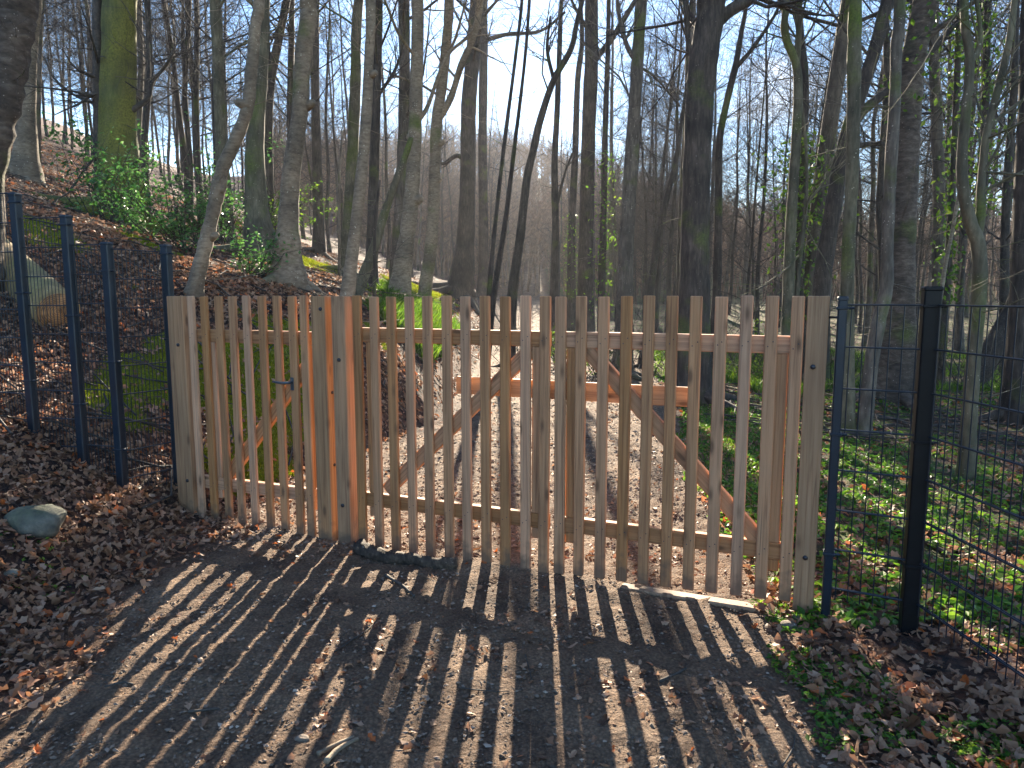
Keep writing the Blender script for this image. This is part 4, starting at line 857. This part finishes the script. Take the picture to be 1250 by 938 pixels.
# ---------------------------------------------------------------- single things on the ground
def rock(name, label, X, Y, rx, ry, rz, mat, sink=.35, seed=0):
    r = np.random.default_rng(seed); n, k = 14, 22; V = []
    dirs = r.normal(size=(9, 3)); dirs /= np.linalg.norm(dirs, axis=1)[:, None]; amp = r.uniform(.7, 1.0, 9)
    for i in range(n + 1):
        for j in range(k):
            t_ = math.pi * i / n; p_ = 2 * math.pi * j / k; v = np.array([math.sin(t_) * math.cos(p_), math.sin(t_) * math.sin(p_), math.cos(t_)])
            m_ = min([1.0] + [a / max(v.dot(d), 1e-3) for a, d in zip(amp, dirs) if v.dot(d) > .3]); V.append(v * m_ * np.array([rx, ry, rz]) + 0.012 * rx * r.normal(size=3))
    q = [(i * k + j, (i + 1) * k + j, (i + 1) * k + (j + 1) % k, i * k + (j + 1) % k) for i in range(n) for j in range(k)]
    mb = MB(); mb.add(V, q); o = mb.build(name, mat); o.location = (X, Y, float(H(X, Y)) + rz * (1 - 2 * sink) * .5); return tag(o, label, "stone")
M['rock'] = bark('mossy_stone', (.08, .085, .08), (.17, .165, .135), (.28, .265, .21), (14, 14, 14), .25, (.09, .10, .03), bump=.6)
M['rock2'] = bark('brown_stone', (.10, .075, .055), (.19, .145, .11), (.28, .22, .17), (14, 14, 14), 0, bump=.6)
M['rot'] = bark('rotten_bark', (.02, .014, .01), (.085, .06, .042), (.19, .14, .10), (45, 9, 30), 0, bump=1.0, spots=0)
def ground_at(px, py):
    d = ray(px, py); t_ = 1.0
    for k in range(4000):
        p = d * t_
        if p[2] + CH < float(H(p[0], p[1])): return p[0], p[1]
        t_ += .005
    return p[0], p[1]
gx, gy_ = ground_at(33, 650); rock("rock", "large greenish grey rock in the leaves at the left edge", gx, gy_ + .08, .19, .14, .105, M['rock'], .3, 3)
for (px, py, r_, lab, mt, sd) in [(962, 766, .045, "brown stone at the foot of the broad right end post", 'rock2', 4), (975, 756, .035, "small grey stone touching the broad right end post", 'rock', 5),
        (14, 702, .04, "small stone at the left edge below the large rock", 'rock', 7), (368, 905, .03, "rounded pale pebble lying in a light stripe at the bottom", 'rock2', 8)]:
    gx, gy_ = ground_at(px, py); rock("stone", lab, gx, gy_, r_, r_ * .8, r_ * .6, M[mt], .3, sd)
def stick(name, label, pts, r0, r1, mat, k=7, lift=.0, rough=.06, cat="stick"):
    Q = []
    for (px, py) in pts: gx, gy_ = ground_at(px, py); Q.append([gx, gy_])
    Q = path_pts(Q, 5); R = np.linspace(r0, r1, len(Q)); Z = H(Q[:, 0], Q[:, 1]) + R * .7 + lift + .004
    P = np.column_stack([Q, Z]); mb = MB(); tube(mb, P - P[0], R * (1 + rough * rng.normal(size=len(R))), k, rough=rough)
    o = mb.build(name, mat); o.location = tuple(P[0]); return tag(o, label, cat)
stick("rotten_branch", "thick rotten bark-covered branch under the left pickets of the wide gate", [(438, 674), (452, 680), (475, 686), (500, 687), (528, 692), (558, 693)], .045, .032, M['rot'], 14, -.008, .16, "branch")
for j, (pts, r0, lab) in enumerate([
    ([(471, 705), (485, 713), (497, 722), (506, 730)], .011, "short crooked stick just below the rotten branch"),
    ([(398, 935), (412, 920), (437, 905)], .012, "pale bent stick at the bottom edge left of centre"),
    ([(388, 925), (410, 913), (432, 903)], .010, "grey straight stick beside the pale bent one"),
    ([(408, 798), (432, 782), (455, 765), (468, 745)], .004, "long thin curved twig left of centre"),
    ([(128, 842), (150, 836), (163, 838)], .006, "dark twig across the stripes at lower left"),
    ([(805, 835), (822, 827), (838, 818)], .008, "small stick in the stripes on the right"),
    ([(640, 795), (645, 815), (650, 835)], .003, "hair-thin upright twig in the centre stripes"),
    ([(560, 842), (590, 845), (622, 846)], .003, "thin twig lying level across the middle stripes"),
    ([(230, 872), (262, 868), (268, 868)], .006, "forked twig at lower left beside the long narrow stripe"),
    ([(955, 938), (968, 915), (970, 900)], .004, "thin twig at the bottom near the herbs"),
    ([(60, 838), (100, 826), (140, 828)], .004, "thin dark twig at the far lower left"),
    ([(1040, 905), (1075, 892), (1105, 905)], .007, "grey stick in the leaves below the right fence")]):
    stick("stick", lab, pts, r0, r0 * .6, M['twig'] if j not in (1, 2) else M['beech'], 6)
for pts, r0, lab in [([(1040, 510), (1080, 512), (1120, 522), (1170, 520)], .035, "long bare branch lying along the root bank behind the right fence"), ([(1055, 530), (1090, 520), (1140, 530)], .022, "thinner branch lying across the root bank"),
                     ([(1095, 650), (1130, 665), (1160, 680)], .025, "dark branch lying in the herbs behind the black fence post"), ([(1130, 500), (1200, 520), (1250, 545)], .03, "fallen branch slanting to the right edge behind the mesh")]:
    stick("fallen_branch", lab, pts, r0, r0 * .5, M['twig'], 7, cat="branch")
# twiggy litter on the root bank and the slope
mb = MB(); n = 900
X, Y = scatter(n, -13, 10, 5, 20, lambda x, y: ((x > right_edge(y) + .4) * (np.abs(y - 10.3) < 2.2) + (x < foot(y) - .3) * .35))
for x, y in zip(X, Y):
    a = rng.random() * 6.28; L_ = rng.uniform(.2, 1.3); q = [(x + math.cos(a) * L_ * f + .06 * rng.normal(), y + math.sin(a) * L_ * f) for f in (-.5, -.15, .2, .5)]; z = [float(H(*c)) + .02 + .05 * rng.random() for c in q]
    tube(mb, [(c[0], c[1], e) for c, e in zip(q, z)], [.009, .008, .006, .004], 4, cap=False)
tag(mb.build("twig_litter", M['twig']), "countless fallen twigs on the slope and the root bank", "twigs", kind="stuff")
# the cut log
def cut_log():
    ax, ay = ground_at(72, 402); bx, by = ground_at(-55, 318); A = np.array([ax, ay, float(H(ax, ay)) + .17]); B = at_depth(2, 318, ay + .75)
    d = unit(B - A); root = empty("cut_log", tuple(A - np.array([0, 0, .2])), "thick sawn log with a tan cut end, lying behind the blue fence", "log"); org = np.array(root.location)
    P = [A + (B - A) * f for f in np.linspace(0, 2.3, 12)]; mb = MB(); tube(mb, P, np.linspace(.20, .205, 12) * (1 + .02 * rng.normal(size=12)), 20, rough=.012); o = mb.build("bark", M['logbark'], root, loc=tuple(org)); o.location = (0, 0, 0)
    mb = MB(); tube(mb, [A + d * .01, A - d * .006], [.185, .183], 24); o = mb.build("cut_end", M['cut'], root, loc=tuple(A)); o.location = tuple(A - org); return root
M['logbark'] = bark('log_bark', (.17, .115, .05), (.34, .24, .115), (.46, .34, .18), (6, 6, 6), .12, (.14, .16, .04), bump=.4)
def cutmat():
    m, t, P, nd, L = newmat('cut_wood'); tc = nd("TexCoord"); wv = nd("TexWave", wave_type='RINGS', rings_direction='SPHERICAL'); wv.inputs['Scale'].default_value = 18; wv.inputs['Distortion'].default_value = 1.5; L(tc.outputs['Object'], wv.inputs['Vector'])
    r = ramp(nd, [(.2, (.32, .15, .06)), (.8, (.55, .29, .12))]); L(wv.outputs[0], r.inputs[0]); n = nd("TexNoise", i_Scale=9.0, i_Detail=5.0); L(tc.outputs['Object'], n.inputs['Vector']); r2 = ramp(nd, [(.4, (.35, .33, .3)), (.6, (1.1, 1.1, 1.1))]); L(n.outputs[0], r2.inputs[0])
    mm = nd("Mix", data_type='RGBA', blend_type='MULTIPLY'); mm.inputs[0].default_value = .8; L(r.outputs[0], mm.inputs[6]); L(r2.outputs[0], mm.inputs[7]); L(mm.outputs[2], P.inputs['Base Color']); P.inputs['Roughness'].default_value = .85; return m
M['cut'] = cutmat(); cut_log()

# ---------------------------------------------------------------- air: one closed box of thin haze
mb = MB(); X0, X1, Y0, Y1, Z0, Z1 = -330, 330, -60, 400, -6, 62
mb.add([(X0, Y0, Z0), (X1, Y0, Z0), (X1, Y1, Z0), (X0, Y1, Z0), (X0, Y0, Z1), (X1, Y0, Z1), (X1, Y1, Z1), (X0, Y1, Z1)], [(3, 2, 1, 0), (4, 5, 6, 7), (0, 1, 5, 4), (1, 2, 6, 5), (2, 3, 7, 6), (3, 0, 4, 7)])
hm = bpy.data.materials.new("haze"); hm.use_nodes = True; ht = hm.node_tree; ht.nodes.remove(ht.nodes["Principled BSDF"])
pv = ht.nodes.new("ShaderNodeVolumePrincipled"); pv.inputs['Color'].default_value = (.86, .88, .95, 1); pv.inputs['Density'].default_value = 0.0005; pv.inputs['Anisotropy'].default_value = .35
ht.links.new(pv.outputs[0], ht.nodes["Material Output"].inputs['Volume'])
tag(mb.build("haze", hm, smooth=False), "thin pale haze hanging in the wood", "haze", kind="stuff")
